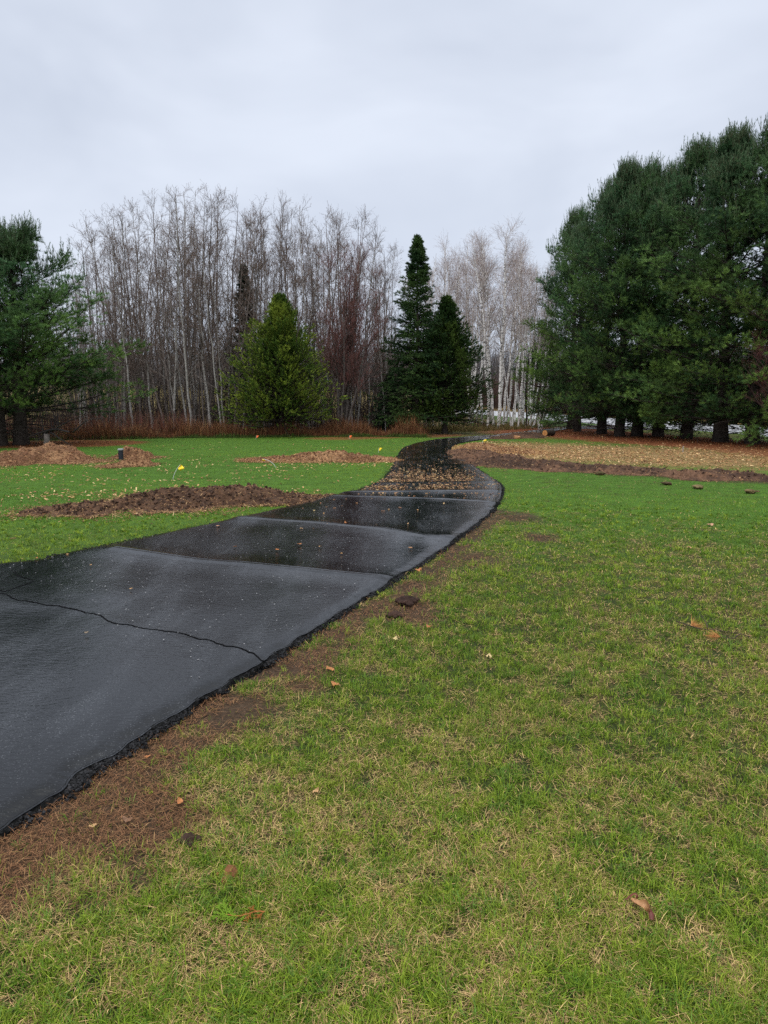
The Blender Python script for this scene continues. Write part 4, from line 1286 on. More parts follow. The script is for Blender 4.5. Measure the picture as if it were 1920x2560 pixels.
def sow():
    rng = np.random.default_rng(99)
    g = Geo()
    # living blades
    for (n, d0, d1, two) in ((400000, 1.2, 9.0, True), (330000, 9.0, 46.0, False)):
        x, y, d = polar(rng, n, d0, d1)
        ok = ~inside(x, y, DRIVE_POLY)
        x, y, d = x[ok], y[ok], d[ok]
        dd = np.minimum(seg_dist(x, y, RE_LINE), seg_dist(x, y, LE_LINE))
        Z = zones(x, y); b = in_bare(x, y)
        dens = (1 - Z['strip'] * 0.96) * (1 - 0.5 * Z['dry']) * (1 - Z['needles']) * (1 - Z['chip'] * 0.93) * (1 - 0.75 * Z['rough']) * (1 - sstep(0.02, 0.1, b))
        tuft = fbm(x * 14, y * 14, 61, 2)
        dens = dens * (0.25 + 1.3 * sstep(0.35, 0.62, tuft)) if two else dens
        dens = np.where(dd < 0.05, 0, dens)
        k = rng.random(len(x)) < dens
        x, y, d = x[k], y[k], d[k]; Z = {a: v[k] for a, v in Z.items()}
        N = len(x)
        lush = sstep(0.45, 0.62, fbm(x * 0.35 + 3, y * 0.35, 15, 3) * 0.55 + Z['n1'] * 0.45)
        ca = np.array([0.190, 0.280, 0.024]); cb = np.array([0.085, 0.185, 0.014]); cy_ = np.array([0.34, 0.35, 0.060])
        c = lerp(np.tile(ca, (N, 1)), np.tile(cb, (N, 1)), np.clip(lush + rng.normal(0, 0.2, N), 0, 1))
        c = lerp(c, np.tile(cy_, (N, 1)), np.clip(Z['dry'] * 0.5 + rng.normal(0.05, 0.15, N), 0, 1))
        far = sstep(7, 16, d)
        tn = sstep(0.35, 0.65, fbm(x * 0.22 + 9, y * 0.5, 151, 4, 0.6)) [:, None]
        edge_y = np.exp(-np.minimum(seg_dist(x, y, RE_LINE), seg_dist(x, y, LE_LINE)) / 0.9)[:, None]
        lawn = np.array([0.080, 0.185, 0.018]) * (1 - tn) + np.array([0.185, 0.290, 0.024]) * tn
        lawn = lawn * (1 - 0.6 * edge_y) + np.array([0.27, 0.33, 0.03]) * 0.6 * edge_y
        c = c * (1 - (far * 0.8 * (1 - Z['rough']))[:, None]) + lawn * (far * 0.8 * (1 - Z['rough']))[:, None]
        c = c * (0.7 + 0.6 * rng.random((N, 1)))
        L = (0.028 + 0.045 * rng.random(N) ** 1.5) * (1 - 0.35 * far) * (0.75 + 0.5 * lush)
        Wd = np.maximum(0.0023, 0.00062 * d) * (0.55 + 0.9 * rng.random(N))
        blades(g, rng, np.stack([x, y, gz(x, y) - 0.003], 1), rng.random(N) * 6.283, np.abs(rng.normal(0.25, 0.35, N)), L, Wd, c, 0.7, two)
    # leafy tufts standing a little proud of the rest
    nt = 15000
    x, y, d = polar(rng, nt, 1.2, 12.0)
    Z = zones(x, y); b = in_bare(x, y)
    k = ~inside(x, y, DRIVE_POLY) & (rng.random(nt) < (1 - Z['dry'] * 0.45) * (1 - Z['strip'] * 0.93) * (1 - sstep(0.02, 0.1, b))) & (np.minimum(seg_dist(x, y, RE_LINE), seg_dist(x, y, LE_LINE)) > 0.06)
    x, y, d = x[k], y[k], d[k]; nt = len(x); nb = 13
    tc = np.array([[0.085, 0.170, 0.014], [0.17, 0.265, 0.022], [0.27, 0.35, 0.035], [0.13, 0.23, 0.04]])[rng.integers(0, 4, nt)]
    siz = 0.7 + 0.7 * rng.random(nt) ** 1.5
    hd = rng.random((nt, nb)) * 6.283; rad = (0.004 + 0.022 * rng.random((nt, nb))) * siz[:, None]
    bx = x[:, None] + np.cos(hd) * rad; by = y[:, None] + np.sin(hd) * rad
    B0 = np.stack([bx, by, np.repeat(gz(x, y)[:, None], nb, 1)], -1).reshape(-1, 3)
    N = nt * nb
    blades(g, rng, B0, (hd + rng.normal(0, 0.5, hd.shape)).ravel(), (0.25 + 0.55 * rng.random(N)), np.repeat(siz, nb) * (0.03 + 0.035 * rng.random(N)), np.repeat(np.maximum(0.0026, 0.00065 * d), nb) * (0.6 + 0.7 * rng.random(N)),
           np.repeat(tc, nb, 0) * (0.65 + 0.7 * rng.random((N, 1))), 0.8)
    o = obj('grass', g.mesh('grass', M_grass)); tag(o, 'short green lawn grass with thin worn patches', 'grass', None, 'stuff')
    # straw: dead blades lying flat among the living
    g = Geo()
    x, y, d = polar(rng, 430000, 1.2, 16.0)
    ok = ~inside(x, y, DRIVE_POLY); x, y, d = x[ok], y[ok], d[ok]
    Z = zones(x, y); b = in_bare(x, y)
    leftz = x < np.interp(y, [5, 9, 14], [-3.0, -1.9, 0])
    dens = np.clip(0.10 + 0.55 * Z['dry'] + Z['strip'] * 0.9, 0, 1) * (1 - sstep(9, 15, d) * 0.7) * (1 - sstep(0.02, 0.1, b)) * np.where(leftz, 0.25, 1)
    bald = sstep(0.60, 0.68, fbm(x * 2.3, y * 2.3, 88, 3)) * Z['strip']
    dens *= 1 - 0.85 * bald
    k = rng.random(len(x)) < dens
    x, y, d = x[k], y[k], d[k]; Z = {a: v[k] for a, v in Z.items()}; N = len(x)
    tan = np.array([0.56, 0.42, 0.175]); pinkish = np.array([0.50, 0.32, 0.165]); brown = np.array([0.21, 0.105, 0.055])
    c = lerp(np.tile(tan, (N, 1)), np.tile(pinkish, (N, 1)), rng.random(N))
    c = lerp(c, np.tile(brown, (N, 1)), np.clip(Z['strip'] * 0.95 + rng.normal(0.1, 0.18, N), 0, 1))
    c *= 0.45 + 1.05 * rng.random((N, 1)) ** 1.3
    L = 0.022 + 0.042 * rng.random(N) ** 1.5
    Wd = np.maximum(0.0017, 0.0005 * d) * (0.7 + 0.6 * rng.random(N))
    z = gz(x, y) + 0.004 + 0.010 * rng.random(N)
    blades(g, rng, np.stack([x, y, z], 1), rng.random(N) * 6.283 , 1.35 + rng.normal(0, 0.22, N), L, Wd, c, 0.25)
    o = obj('dead_grass', g.mesh('dead_grass', M_stem)); tag(o, 'tan and brown dead grass lying through the lawn', 'dead grass', None, 'stuff')
    # fallen pine needles
    g = Geo()
    for line, W_, n in ((np.array([(17.5, 12), (15.3, 20), (14.2, 28), (12.8, 34), (11.2, 42.5)]), 3.6, 26000), (np.array([(-26, 26), (-22, 27.5), (-14, 28.5), (-12.2, 29.3)]), 2.8, 12000)):
        t = rng.random(n) * (len(line) - 1); i = t.astype(int); fr = (t - i)[:, None]
        p = line[i] * (1 - fr) + line[i + 1] * fr + rng.normal(0, W_ * 0.5, (n, 2))
        Z = zones(p[:, 0], p[:, 1])
        k = (rng.random(n) < Z['needles']) & ~inside(p[:, 0], p[:, 1], DRIVE_POLY)
        p = p[k]; N = len(p)
        c = np.array([0.20, 0.075, 0.03]) * (0.5 + 0.9 * rng.random((N, 1)))
        blades(g, rng, np.stack([p[:, 0], p[:, 1], gz(p[:, 0], p[:, 1]) + 0.01 * rng.random(N)], 1), rng.random(N) * 6.283, 1.1 + rng.normal(0, 0.3, N), 0.08 + 0.08 * rng.random(N), np.full(N, 0.012), c, 0.3, False)
    o = obj('pine_needles', g.mesh('pine_needles', M_stem)); tag(o, 'rust coloured fallen needles under the pine rows', 'pine needles', None, 'stuff')


sow()


def scatter():
    rng = np.random.default_rng(31)
    # pale chips thrown over the right field
    g = Geo()
    n = 60000
    x = rng.uniform(1, 24, n); y = rng.uniform(14, 42, n)
    Z = zones(x, y); b = in_bare(x, y)
    k = (rng.random(n) < (Z['chip'] * 0.8 + Z['needles'] * 0.06 * (x > 0)) * sstep(0.3, 0.6, Z['n3'] * 0.5 + Z['n1'] * 0.5)) & ~inside(x, y, DRIVE_POLY) & (b < 0.2)
    x, y = x[k], y[k]; N = len(x)
    c = np.asarray(CH_PALE)[rng.integers(0, 5, N)] * (0.6 + 0.6 * rng.random((N, 1)))
    chips(g, rng, np.stack([x, y, gz(x, y) + 0.02], 1), 0.04 + 0.06 * rng.random(N), 0.015 + 0.025 * rng.random(N), np.full(N, 0.008), c, 0.3)
    o = obj('wood_chips', g.mesh('wood_chips', M_chip)); tag(o, 'pale wood chips strewn below the right pines', 'wood chips', None, 'stuff')
    # chips on the left lawn
    g = Geo()
    n = 26000
    x = rng.uniform(-14, 1.0, n); y = rng.uniform(8.5, 30, n)
    u = CX + x / y * F_PX
    k1 = fbm(x * 0.5, y * 0.5, 19, 3); k2 = fbm(x * 3, y * 3, 20, 2)
    w = 0.5 * np.exp(-((y - 15.5) / 2.6) ** 2) * (x < -2.0) + 0.85 * np.exp(-((y - 12.8) / 0.9) ** 2) * (x > -7.5) * (x < -1.2) + 0.55 * np.exp(-((y - 19.6) / 1.3) ** 2) + 0.035
    w = w * sstep(0.34, 0.62, k1 * 0.6 + k2 * 0.4) * 0.75
    b = in_bare(x, y)
    k = (rng.random(n) < w) & ~inside(x, y, DRIVE_POLY) & (b < 0.2)
    x, y = x[k], y[k]; N = len(x)
    c = np.asarray(CH_PALE)[rng.integers(0, 5, N)] * (0.75 + 0.6 * rng.random((N, 1)))
    chips(g, rng, np.stack([x, y, gz(x, y) + 0.032], 1), 0.03 + 0.05 * rng.random(N) ** 1.5, 0.012 + 0.018 * rng.random(N), np.full(N, 0.006), c, 0.3)
    o = obj('wood_chips', g.mesh('wood_chips_left', M_chip)); tag(o, 'pale wood chips strewn over the left lawn', 'wood chips', None, 'stuff')
    # chips on the driveway curve
    g = Geo()
    n = 2300
    KK = rng.normal(6.85, 0.42, n); KK = np.where(rng.random(n) < 0.09, rng.uniform(3, 9.6, n), KK)
    l = catmull(Lk, Lw, np.clip(KK, 1, 10)); r = catmull(Rk, Rw, np.clip(KK, 1, 10))
    w = np.clip(rng.beta(1.2, 1.5, n), 0.01, 0.99)[:, None]
    p = l * (1 - w) + r * w
    k = rng.random(n) < 0.25 + 0.75 * sstep(0.35, 0.6, fbm(p[:, 0] * 2, p[:, 1] * 2, 33, 3)); k &= ~((p[:, 1] < 10.5) & (rng.random(n) < 0.8))
    p = p[k]; N = len(p)
    c = np.asarray(CH_PALE + CH_BR)[rng.integers(0, 10, N)] * (0.6 + 0.6 * rng.random((N, 1)))
    chips(g, rng, np.stack([p[:, 0], p[:, 1], np.full(N, 0.052)], 1), 0.016 + 0.045 * rng.random(N) ** 2, 0.010 + 0.022 * rng.random(N), np.full(N, 0.007), c, 0.12)
    o = obj('wood_chips', g.mesh('wood_chips_drive', M_chip)); tag(o, 'orange and tan wood chips littering the driveway curve', 'wood chips', None, 'stuff')
    # crumbs broken off the asphalt edges
    g = Geo(); n = 16000
    KK = rng.uniform(1.0, 8.5, n); side = rng.random(n) < 0.7
    l = catmull(Lk, Lw, KK); r = catmull(Rk, Rw, KK); dr = norm(r - l)
    p = np.where(side[:, None], r + dr * np.abs(rng.normal(0.015, 0.03, (n, 1))), l - dr * np.abs(rng.normal(0.02, 0.045, (n, 1))))
    k = fbm(p[:, 0] * 5, p[:, 1] * 5, 35, 2) > 0.42; p = p[k]; n = len(p)
    c = np.array([0.02, 0.02, 0.022]) * (0.4 + 1.5 * rng.random((n, 1)) ** 2)
    sz = 0.004 + 0.014 * rng.random(n) ** 2.5
    chips(g, rng, np.stack([p[:, 0], p[:, 1], 0.004 + 0.012 * rng.random(n)], 1), sz, sz * 0.8, sz * 0.7, c, 0.8)
    o = obj('asphalt_crumbs', g.mesh('asphalt_crumbs', M_soil)); tag(o, 'black crumbs of asphalt broken off along the driveway edges', 'asphalt crumbs', None, 'stuff')
    # fine grit on the near driveway
    g = Geo()
    n = 1500
    KK = rng.uniform(2.6, 8.5, n); l = catmull(Lk, Lw, KK); r = catmull(Rk, Rw, KK); w = rng.uniform(0.02, 0.98, n)[:, None]
    p = l * (1 - w) + r * w
    c = np.array([0.30, 0.30, 0.31]) * (0.4 + 0.8 * rng.random((n, 1)))
    chips(g, rng, np.stack([p[:, 0], p[:, 1], np.full(n, 0.048)], 1), 0.004 + 0.009 * rng.random(n) ** 2, 0.004 + 0.006 * rng.random(n), np.full(n, 0.004), c, 0.1)
    o = obj('grit', g.mesh('grit', M_chip)); tag(o, 'pale grit specks scattered over the wet asphalt', 'grit', None, 'stuff')


scatter()


# ------------------------------------------------------------------ small single things
def lathe(g, prof, n=20, col=(0.5, 0.5, 0.5), m=0, c=(0, 0)):
    an = np.arange(n) / n * 2 * math.pi
    prof = np.asarray(prof, float)
    V = np.stack([c[0] + prof[:, None, 0] * np.cos(an), c[1] + prof[:, None, 0] * np.sin(an), np.repeat(prof[:, 1:2], n, 1)], -1)
    k = np.arange(len(prof) - 1)[:, None]; j = np.arange(n)[None]
    q = np.stack([k * n + j, k * n + (j + 1) % n, (k + 1) * n + (j + 1) % n, (k + 1) * n + j], -1).reshape(-1, 4)
    g.add(V.reshape(-1, 3), q=q, c=col, m=m)


p = gp(303, 1152)
e = empty('vent_pipe', (p[0], p[1], 0), 0, 'short black pipe with grey cap sticking out of the left lawn', 'pipe')
g = Geo(); lathe(g, [(0.0, 0.31), (0.062, 0.31), (0.068, 0.295), (0.068, -0.05)], 24, (0.018, 0.02, 0.03)); obj('pipe', g.mesh('pipe', M_plain, False), e)
g = Geo(); lathe(g, [(0.0, 0.345), (0.070, 0.345), (0.082, 0.338), (0.082, 0.305), (0.070, 0.304)], 24, (0.30, 0.32, 0.33)); obj('cap', g.mesh('cap', M_plain, False), e)


def flag(label, u, v, h, lean, heading, col, size=0.085, curve=0.5, grp=None, droop=0.0, Y=None):
    p = gp(u, v)
    e = empty('marker_flag', (p[0], p[1], 0), heading, label, 'flag', grp)
    K = 9; t = np.linspace(0, 1, K)
    a = lean * (0.35 + 0.65 * t * (1 + curve))
    x = np.concatenate([[0], np.cumsum(np.sin(a[1:]) * h / (K - 1))]); z = np.concatenate([[-0.03], np.cumsum(np.cos(a[1:]) * h / (K - 1))])
    z = np.maximum(z, 0.02 * (t > 0) - 0.03)
    g = Geo(); tubes(g, np.stack([x, x * 0, z], 1), np.full(K, 0.006), 6, (0.55, 0.56, 0.54)); obj('wire', g.mesh('wire', M_plain), e)
    g = Geo(); n = 7
    uu, vv = np.meshgrid(np.linspace(0, 1, n), np.linspace(0, 1, n))
    dx, dz = math.sin(a[-1]), math.cos(a[-1])
    top = np.array([x[-1], 0, z[-1]])
    wdt = size * 1.25 * (1 - 0.35 * vv)
    V = top + np.stack([-dx * vv * size + dz * uu * wdt, 0.02 * np.sin(uu * 5 + vv * 2), -dz * vv * size - dx * uu * wdt * 0.6 - droop * uu * size], -1)
    V2 = V + np.array([0, 0.0015, 0])
    i = (np.arange(n - 1)[:, None] * n + np.arange(n - 1)[None])
    q = np.stack([i, i + 1, i + n + 1, i + n], -1).reshape(-1, 4)
    g.add(V.reshape(-1, 3), q=q, c=col); g.add(V2.reshape(-1, 3), q=q[:, ::-1], c=col)
    obj('pennant', g.mesh('pennant', M_plain), e)


YL = (0.85, 0.62, 0.02); OR = (0.85, 0.16, 0.03)
GF = 'small marker flags on wires'
flag('yellow marker flag on a bent white wire above the long mulch mound', 432, 1198, 0.37, 0.62, 0.0, YL, 0.10, 0.3, GF, 0.3)
flag('yellow flag lying low on its flattened wire in the middle of the left lawn', 690, 1168, 0.42, 1.45, 3.0, YL, 0.07, 0.0, GF)
flag('upright yellow flag near the driveway curve behind the low heap', 946, 1133, 0.18, 0.12, 0.0, YL, 0.09, 0.3, GF)
flag('bent yellow flag right of the driveway among brown chips', 1204, 1112, 0.26, 0.6, 0.3, YL, 0.10, 0.3, GF)
flag('orange flag at the lawn edge in front of the broad cedar', 640, 1098, 0.17, 0.1, 0.3, OR, 0.10, 0.3, GF)
flag('orange flag at the lawn edge under the red-twigged maple', 873, 1098, 0.17, 0.1, 0.2, OR, 0.10, 0.3, GF)

# cut log
p = gp(1362, 1090.5)
e = empty('cut_log', (p[0], p[1] - 0.0, 0.15), 0.35, 'short cut log with orange sawn face beside the far driveway', 'log')
g = Geo(); K = 8; t = np.linspace(0, 1, K)
tubes(g, np.stack([t * 0.62, t * 0.25, t * 0], 1), 0.15 + 0.012 * np.sin(t * 9), 16, (0.035, 0.028, 0.022)); obj('bark', g.mesh('bark', M_bark, True), e)
g = Geo(); an = np.arange(20) / 20 * 2 * math.pi
nrm = norm(np.array([[0.62, 0.25, 0]]))[0]; sd = np.array([-nrm[1], nrm[0], 0])
ring = -nrm * 0.006 + np.cos(an)[:, None] * sd * 0.142 + np.sin(an)[:, None] * np.array([0, 0, 0.142])
cc = np.vstack([[(0.42, 0.16, 0.05)], np.tile((0.62, 0.30, 0.10), (20, 1))])
g.add(np.vstack([[-nrm * 0.008], ring]), t=[(0, 1 + i, 1 + (i + 1) % 20) for i in range(20)], c=cc); obj('sawn_face', g.mesh('sawn_face', M_chip), e)
# small wood block
p = gp(1292, 1097)
g = Geo(); chips(g, np.random.default_rng(1), np.array([[0, 0, 0.05]]), np.array([0.32]), np.array([0.2]), np.array([0.12]), np.array([[0.42, 0.2, 0.09]]), 0.2)
tag(obj('wood_block', g.mesh('wood_block', M_chip), None, (p[0], p[1], 0.02)), 'orange split wood piece on the soil left of the cut log', 'wood')
p = gp(1386, 1088)
g = Geo(); tubes(g, [(0, 0, -.05), (0.01, 0, 0.1), (0.0, 0, 0.17)], [0.02, 0.02, 0.018], 7, (0.5, 0.3, 0.2), cap=True)
tag(obj('stake', g.mesh('stake', M_chip), None, (p[0], p[1], 0)), 'short pale stake in the needles right of the cut log', 'stake')
p = gp(1707, 1130)
g = Geo(); tubes(g, [(0, 0, -.05), (0, 0, 0.1), (0.01, 0, 0.2)], [0.02, 0.02, 0.02], 7, (0.3, 0.26, 0.23), cap=True)
tag(obj('stake', g.mesh('stake2', M_chip), None, (p[0], p[1], 0)), 'small grey stake in the middle of the chip field', 'stake')

# mailbox by the road
p = gp(1387, 1053)
e = empty('mailbox', (p[0], p[1], 0), 0.25, 'grey-green mailbox on a thin post beside the far road', 'mailbox')
g = Geo(); tubes(g, [(0, 0, -0.1), (0, 0, 0.5), (0, 0, 0.98)], [0.035] * 3, 6, (0.10, 0.10, 0.09), cap=True); obj('post', g.mesh('post', M_plain), e)
g = Geo(); n = 9; an = np.linspace(0, math.pi, n)
prof = np.concatenate([np.stack([np.cos(an) * 0.12, 0.16 + np.sin(an) * 0.12], 1), [(-0.12, 0.0), (0.12, 0.0)]])
V = np.concatenate([np.stack([np.full(len(prof), xx), prof[:, 0], 0.97 + prof[:, 1]], 1) for xx in (-0.08, 0.42)]); m_ = len(prof)
q = [(i, (i + 1) % m_, m_ + (i + 1) % m_, m_ + i) for i in range(m_)]; tr = [(0, i + 1, i) for i in range(1, m_ - 1)] + [(m_, m_ + i, m_ + i + 1) for i in range(1, m_ - 1)]
g.add(V, q=q, t=tr, c=(0.18, 0.24, 0.21)); obj('box', g.mesh('box', M_plain), e)

# black dead stem among the birches
p = gp(1315, 1071)
e = empty('dead_birch', (p[0], p[1], 0), 0, 'crooked thin black dead trunk standing among the white birches', 'dead tree')
g = Geo(); rr = np.random.default_rng(3); K = 14
Q = np.stack([np.cumsum(rr.normal(0.006, 0.035, K)), np.zeros(K), np.linspace(-0.1, 4.6, K)], 1)
tubes(g, Q, np.linspace(0.055, 0.02, K), 6, (0.012, 0.010, 0.009)); obj('trunk', g.mesh('dead_trunk', M_twig), e)
g = Geo(); A, B_, _ = grow(rr, Q[None], np.linspace(0.055, 0.02, K)[None], 12, 0.3, 1, 0.8, 0.6, 4, 0.1, 0.1, 0.4, 0.004); tubes(g, A, B_, 3, (0.015, 0.012, 0.011)); obj('branches', g.mesh('dead_branches', M_twig), e)


# dead twisted limbs under the left pine
def pl(pts, Y):
    return np.array([at(u, v, Y + dy) for u, v, dy in pts])


def c6(x, y):
    return x / 4.74, 950 + y / 4.74


YB = 29.6
base = gp(118, 1119); YB = base[1]
e = empty('dead_tree', (base[0], base[1], 0), 0, 'low dead tree with twisting bare limbs beneath the left pine boughs', 'dead tree')
g = Geo(); off = np.array([base[0], base[1], 0])
lim = [([(540, 640, 0), (560, 600, 0), (640, 590, -.1), (700, 582, -.2), (760, 605, -.3), (850, 632, -.3), (900, 600, -.3), (950, 540, -.3), (1010, 492, -.3), (1090, 460, -.3), (1200, 466, -.2)], .055, .012),
       ([(600, 610, 0), (690, 562, 0), (760, 515, .1), (830, 478, .2), (900, 450, .2), (980, 425, .3)], .035, .01),
       ([(590, 615, 0), (650, 650, -.2), (720, 700, -.4), (770, 735, -.5), (825, 765, -.6)], .035, .01),
       ([(560, 620, 0), (480, 620, -.1), (400, 650, -.3), (320, 685, -.4)], .03, .012),
       ([(560, 610, 0), (470, 575, .1), (400, 568, .2), (320, 572, .3)], .022, .008), ([(550, 625, 0), (440, 625, .2), (330, 632, .3)], .02, .008),
       ([(520, 640, 0), (480, 690, -.2), (430, 725, -.3)], .022, .008), ([(510, 600, 0), (500, 520, .1), (495, 430, .2)], .022, .01),
       ([(620, 590, 0), (610, 500, .1), (590, 420, .2)], .022, .01), ([(680, 580, 0), (700, 490, .1), (740, 410, .2)], .018, .008),
       ([(330, 560, .2), (390, 500, .2), (450, 440, .2)], .018, .007), ([(640, 600, .1), (650, 520, .2), (650, 420, .3)], .03, .02), ([(670, 590, .1), (680, 500, .2), (680, 410, .3)], .022, .015)]
rr = np.random.default_rng(8)
for ptsl, r1, r2 in lim:
    Q = pl([(*c6(a, b), dy) for a, b, dy in ptsl], YB) - off
    k = np.linspace(0, len(Q) - 1, 12); Q = np.stack([np.interp(k, np.arange(len(Q)), Q[:, j]) for j in range(3)], 1) + rr.normal(0, 0.012, (12, 3)); 
    Q[:, 2] = np.maximum(Q[:, 2], 0.02)
    Rr = np.linspace(r1, r2, 12)
    tubes(g, Q, Rr, 6, (0.022, 0.018, 0.017))
    A, B_, _ = grow(rr, Q[None], Rr[None], 7, 0.2, 1, 0.9, lambda t, r: 0.15 + 0.45 * r.random(t.shape), 4, 0.03, 0.15, 0.4, 0.004); tubes(g, A, B_, 3, (0.03, 0.022, 0.02))
obj('limbs', g.mesh('dead_limbs', M_twig, True), e)
g = Geo(); tubes(g, [(0, 0, -.1), (0.0, 0, 0.2), (0.02, 0, 0.5)], [0.13, 0.11, 0.10], 10, (0.13, 0.11, 0.10), cap=True); obj('trunk', g.mesh('stump', M_bark, True), e)

# soil clods on the grass
def clod(label, u, v, s, col, seed, flat=0.55, name='soil_clod', cat='clod', grp=None, bits=14):
    r = np.random.default_rng(seed); p = gp(u, v); g = Geo()
    n1_, n2_ = 12, 18
    for b in range(bits):
        sc = s * (1 if b == 0 else r.uniform(0.12, 0.45)); o_ = np.zeros(3) if b == 0 else np.array([*r.normal(0, s * 0.55, 2), s * 0.1])
        th = np.linspace(0.02, math.pi - 0.02, n1_)[:, None]; ph = (np.arange(n2_) / n2_ * 6.283)[None]
        x = np.sin(th) * np.cos(ph); y = np.sin(th) * np.sin(ph); z = np.cos(th) * np.ones_like(ph)
        k = 0.65 + 0.75 * fbm(x * 2.3 + b * 5 + z, y * 2.3 + z * 1.7, seed, 4, 0.65)
        V = np.stack([x * k, y * k * 0.8, z * k * flat], -1) * sc + o_
        i = np.arange(n1_ - 1)[:, None] * n2_; j = np.arange(n2_)[None]
        q = np.stack([i + j, i + (j + 1) % n2_, i + n2_ + (j + 1) % n2_, i + n2_ + j], -1).reshape(-1, 4)
        g.add(V.reshape(-1, 3), q=q, c=np.array(col) * r.uniform(0.75, 1.25))
    tag(obj(name, g.mesh(name, M_soil, False), None, (p[0], p[1], s * flat * 0.4 + 0.012), r.random() * 6), label, cat, grp)


GC = 'soil clods lying on the lawn'
clod('crumbly dark soil clod on the grass near the lower left driveway edge', 470, 2112, 0.034, (0.04, 0.022, 0.015), 1, grp=GC)
clod('fuzzy orange-brown clump in the near lawn', 578, 2195, 0.034, (0.20, 0.085, 0.035), 2, 0.6, 'root_clump', 'clump', bits=9)
clod('dark crumbled sod by the driveway edge halfway along', 1018, 1512, 0.075, (0.035, 0.018, 0.013), 3, grp=GC, bits=30)
clod('smaller dark crumble of sod left of the big crumbled sod', 985, 1545, 0.05, (0.04, 0.02, 0.014), 4, grp=GC, bits=24)
clod('tan turf clod just below the soil ridge, nearest its middle', 1668, 1212, 0.09, (0.06, 0.04, 0.02), 5, 0.4, grp=GC)
clod('flat tan turf clod between two darker ones below the soil ridge', 1745, 1221, 0.11, (0.15, 0.11, 0.05), 6, 0.4, grp=GC)
clod('turf clod farthest right below the soil ridge', 1875, 1232, 0.10, (0.11, 0.08, 0.035), 7, 0.4, grp=GC)
clod('little turf clod touching the front of the soil ridge', 1500, 1187, 0.12, (0.07, 0.05, 0.02), 8, 0.4, grp=GC)
clod('black soil crumb beside the fuzzy clump', 655, 2203, 0.016, (0.02, 0.015, 0.012), 9, 0.5, grp=GC, bits=4)
clod('dark pebble-like lump on the wet driveway', 552, 1363, 0.022, (0.01, 0.008, 0.007), 10, 0.5, 'lump', 'lump', bits=3)


# curled bark piece bottom right
def sheet(name, label, cat, path, widths, thick, col_out, col_in, loc, rz, mat_=None, twist=None):
    path = np.asarray(path, float); K = len(path)
    k = np.linspace(0, K - 1, 28); Q = np.stack([np.interp(k, np.arange(K), path[:, j]) for j in range(3)], 1)
    for _ in range(2):
        Q[1:-1] = (Q[:-2] + 2 * Q[1:-1] + Q[2:]) / 4
    W = np.interp(k, np.arange(K), widths); tw = np.interp(k, np.arange(K), twist if twist is not None else np.zeros(K))
    T = norm(np.gradient(Q, axis=0)); S = norm(np.cross(T, np.array([0, 0.0, 1.0]))); N_ = np.cross(S, T)
    S2 = S * np.cos(tw)[:, None] + N_ * np.sin(tw)[:, None]; N2 = -S * np.sin(tw)[:, None] + N_ * np.cos(tw)[:, None]
    g = Geo(); nc = 7; cr = np.linspace(-1, 1, nc)
    for sgn, col in ((1, col_out), (-1, col_in)):
        V = Q[:, None] + S2[:, None] * (cr[None, :, None] * W[:, None, None] * 0.5) + N2[:, None] * ((cr ** 2)[None, :, None] * W[:, None, None] * -0.25 + sgn * thick / 2)
        i = np.arange(27)[:, None] * nc + np.arange(nc - 1)[None]
        q = np.stack([i, i + 1, i + nc + 1, i + nc], -1).reshape(-1, 4)
        g.add(V.reshape(-1, 3), q=q if sgn > 0 else q[:, ::-1], c=np.asarray(col))
    for side in (0, nc - 1):
        A = np.arange(28) * nc + side; B_ = A + 28 * nc
        g.q.append(np.stack([A[:-1], A[1:], B_[1:], B_[:-1]], 1)); g.qm.append(np.zeros(27))
    tag(obj(name, g.mesh(name, mat_ or M_leaf, False), None, loc, rz), label, cat)


p = gp(1597, 2290)
sheet('bark_piece', 'curled red-brown strip of bark on the grass at lower right', 'bark', [(-0.045, 0.062, 0.006), (-0.005, 0.072, 0.034), (0.018, 0.05, 0.03), (-0.022, 0.034, 0.02), (-0.004, 0.0, 0.024), (0.022, -0.022, 0.04), (0.046, -0.04, 0.02), (0.034, -0.07, 0.004)],
      [0.006, 0.020, 0.024, 0.026, 0.030, 0.036, 0.036, 0.022], 0.003, (0.13, 0.032, 0.024), (0.42, 0.22, 0.10), (p[0], p[1], 0.022), 0.0, None, [0.2, 0.5, 1.2, 3.0, 3.1, 2.2, 0.4, 0.1])

bpy.data.objects['bark_piece'].scale = (0.68, 0.68, 0.8)
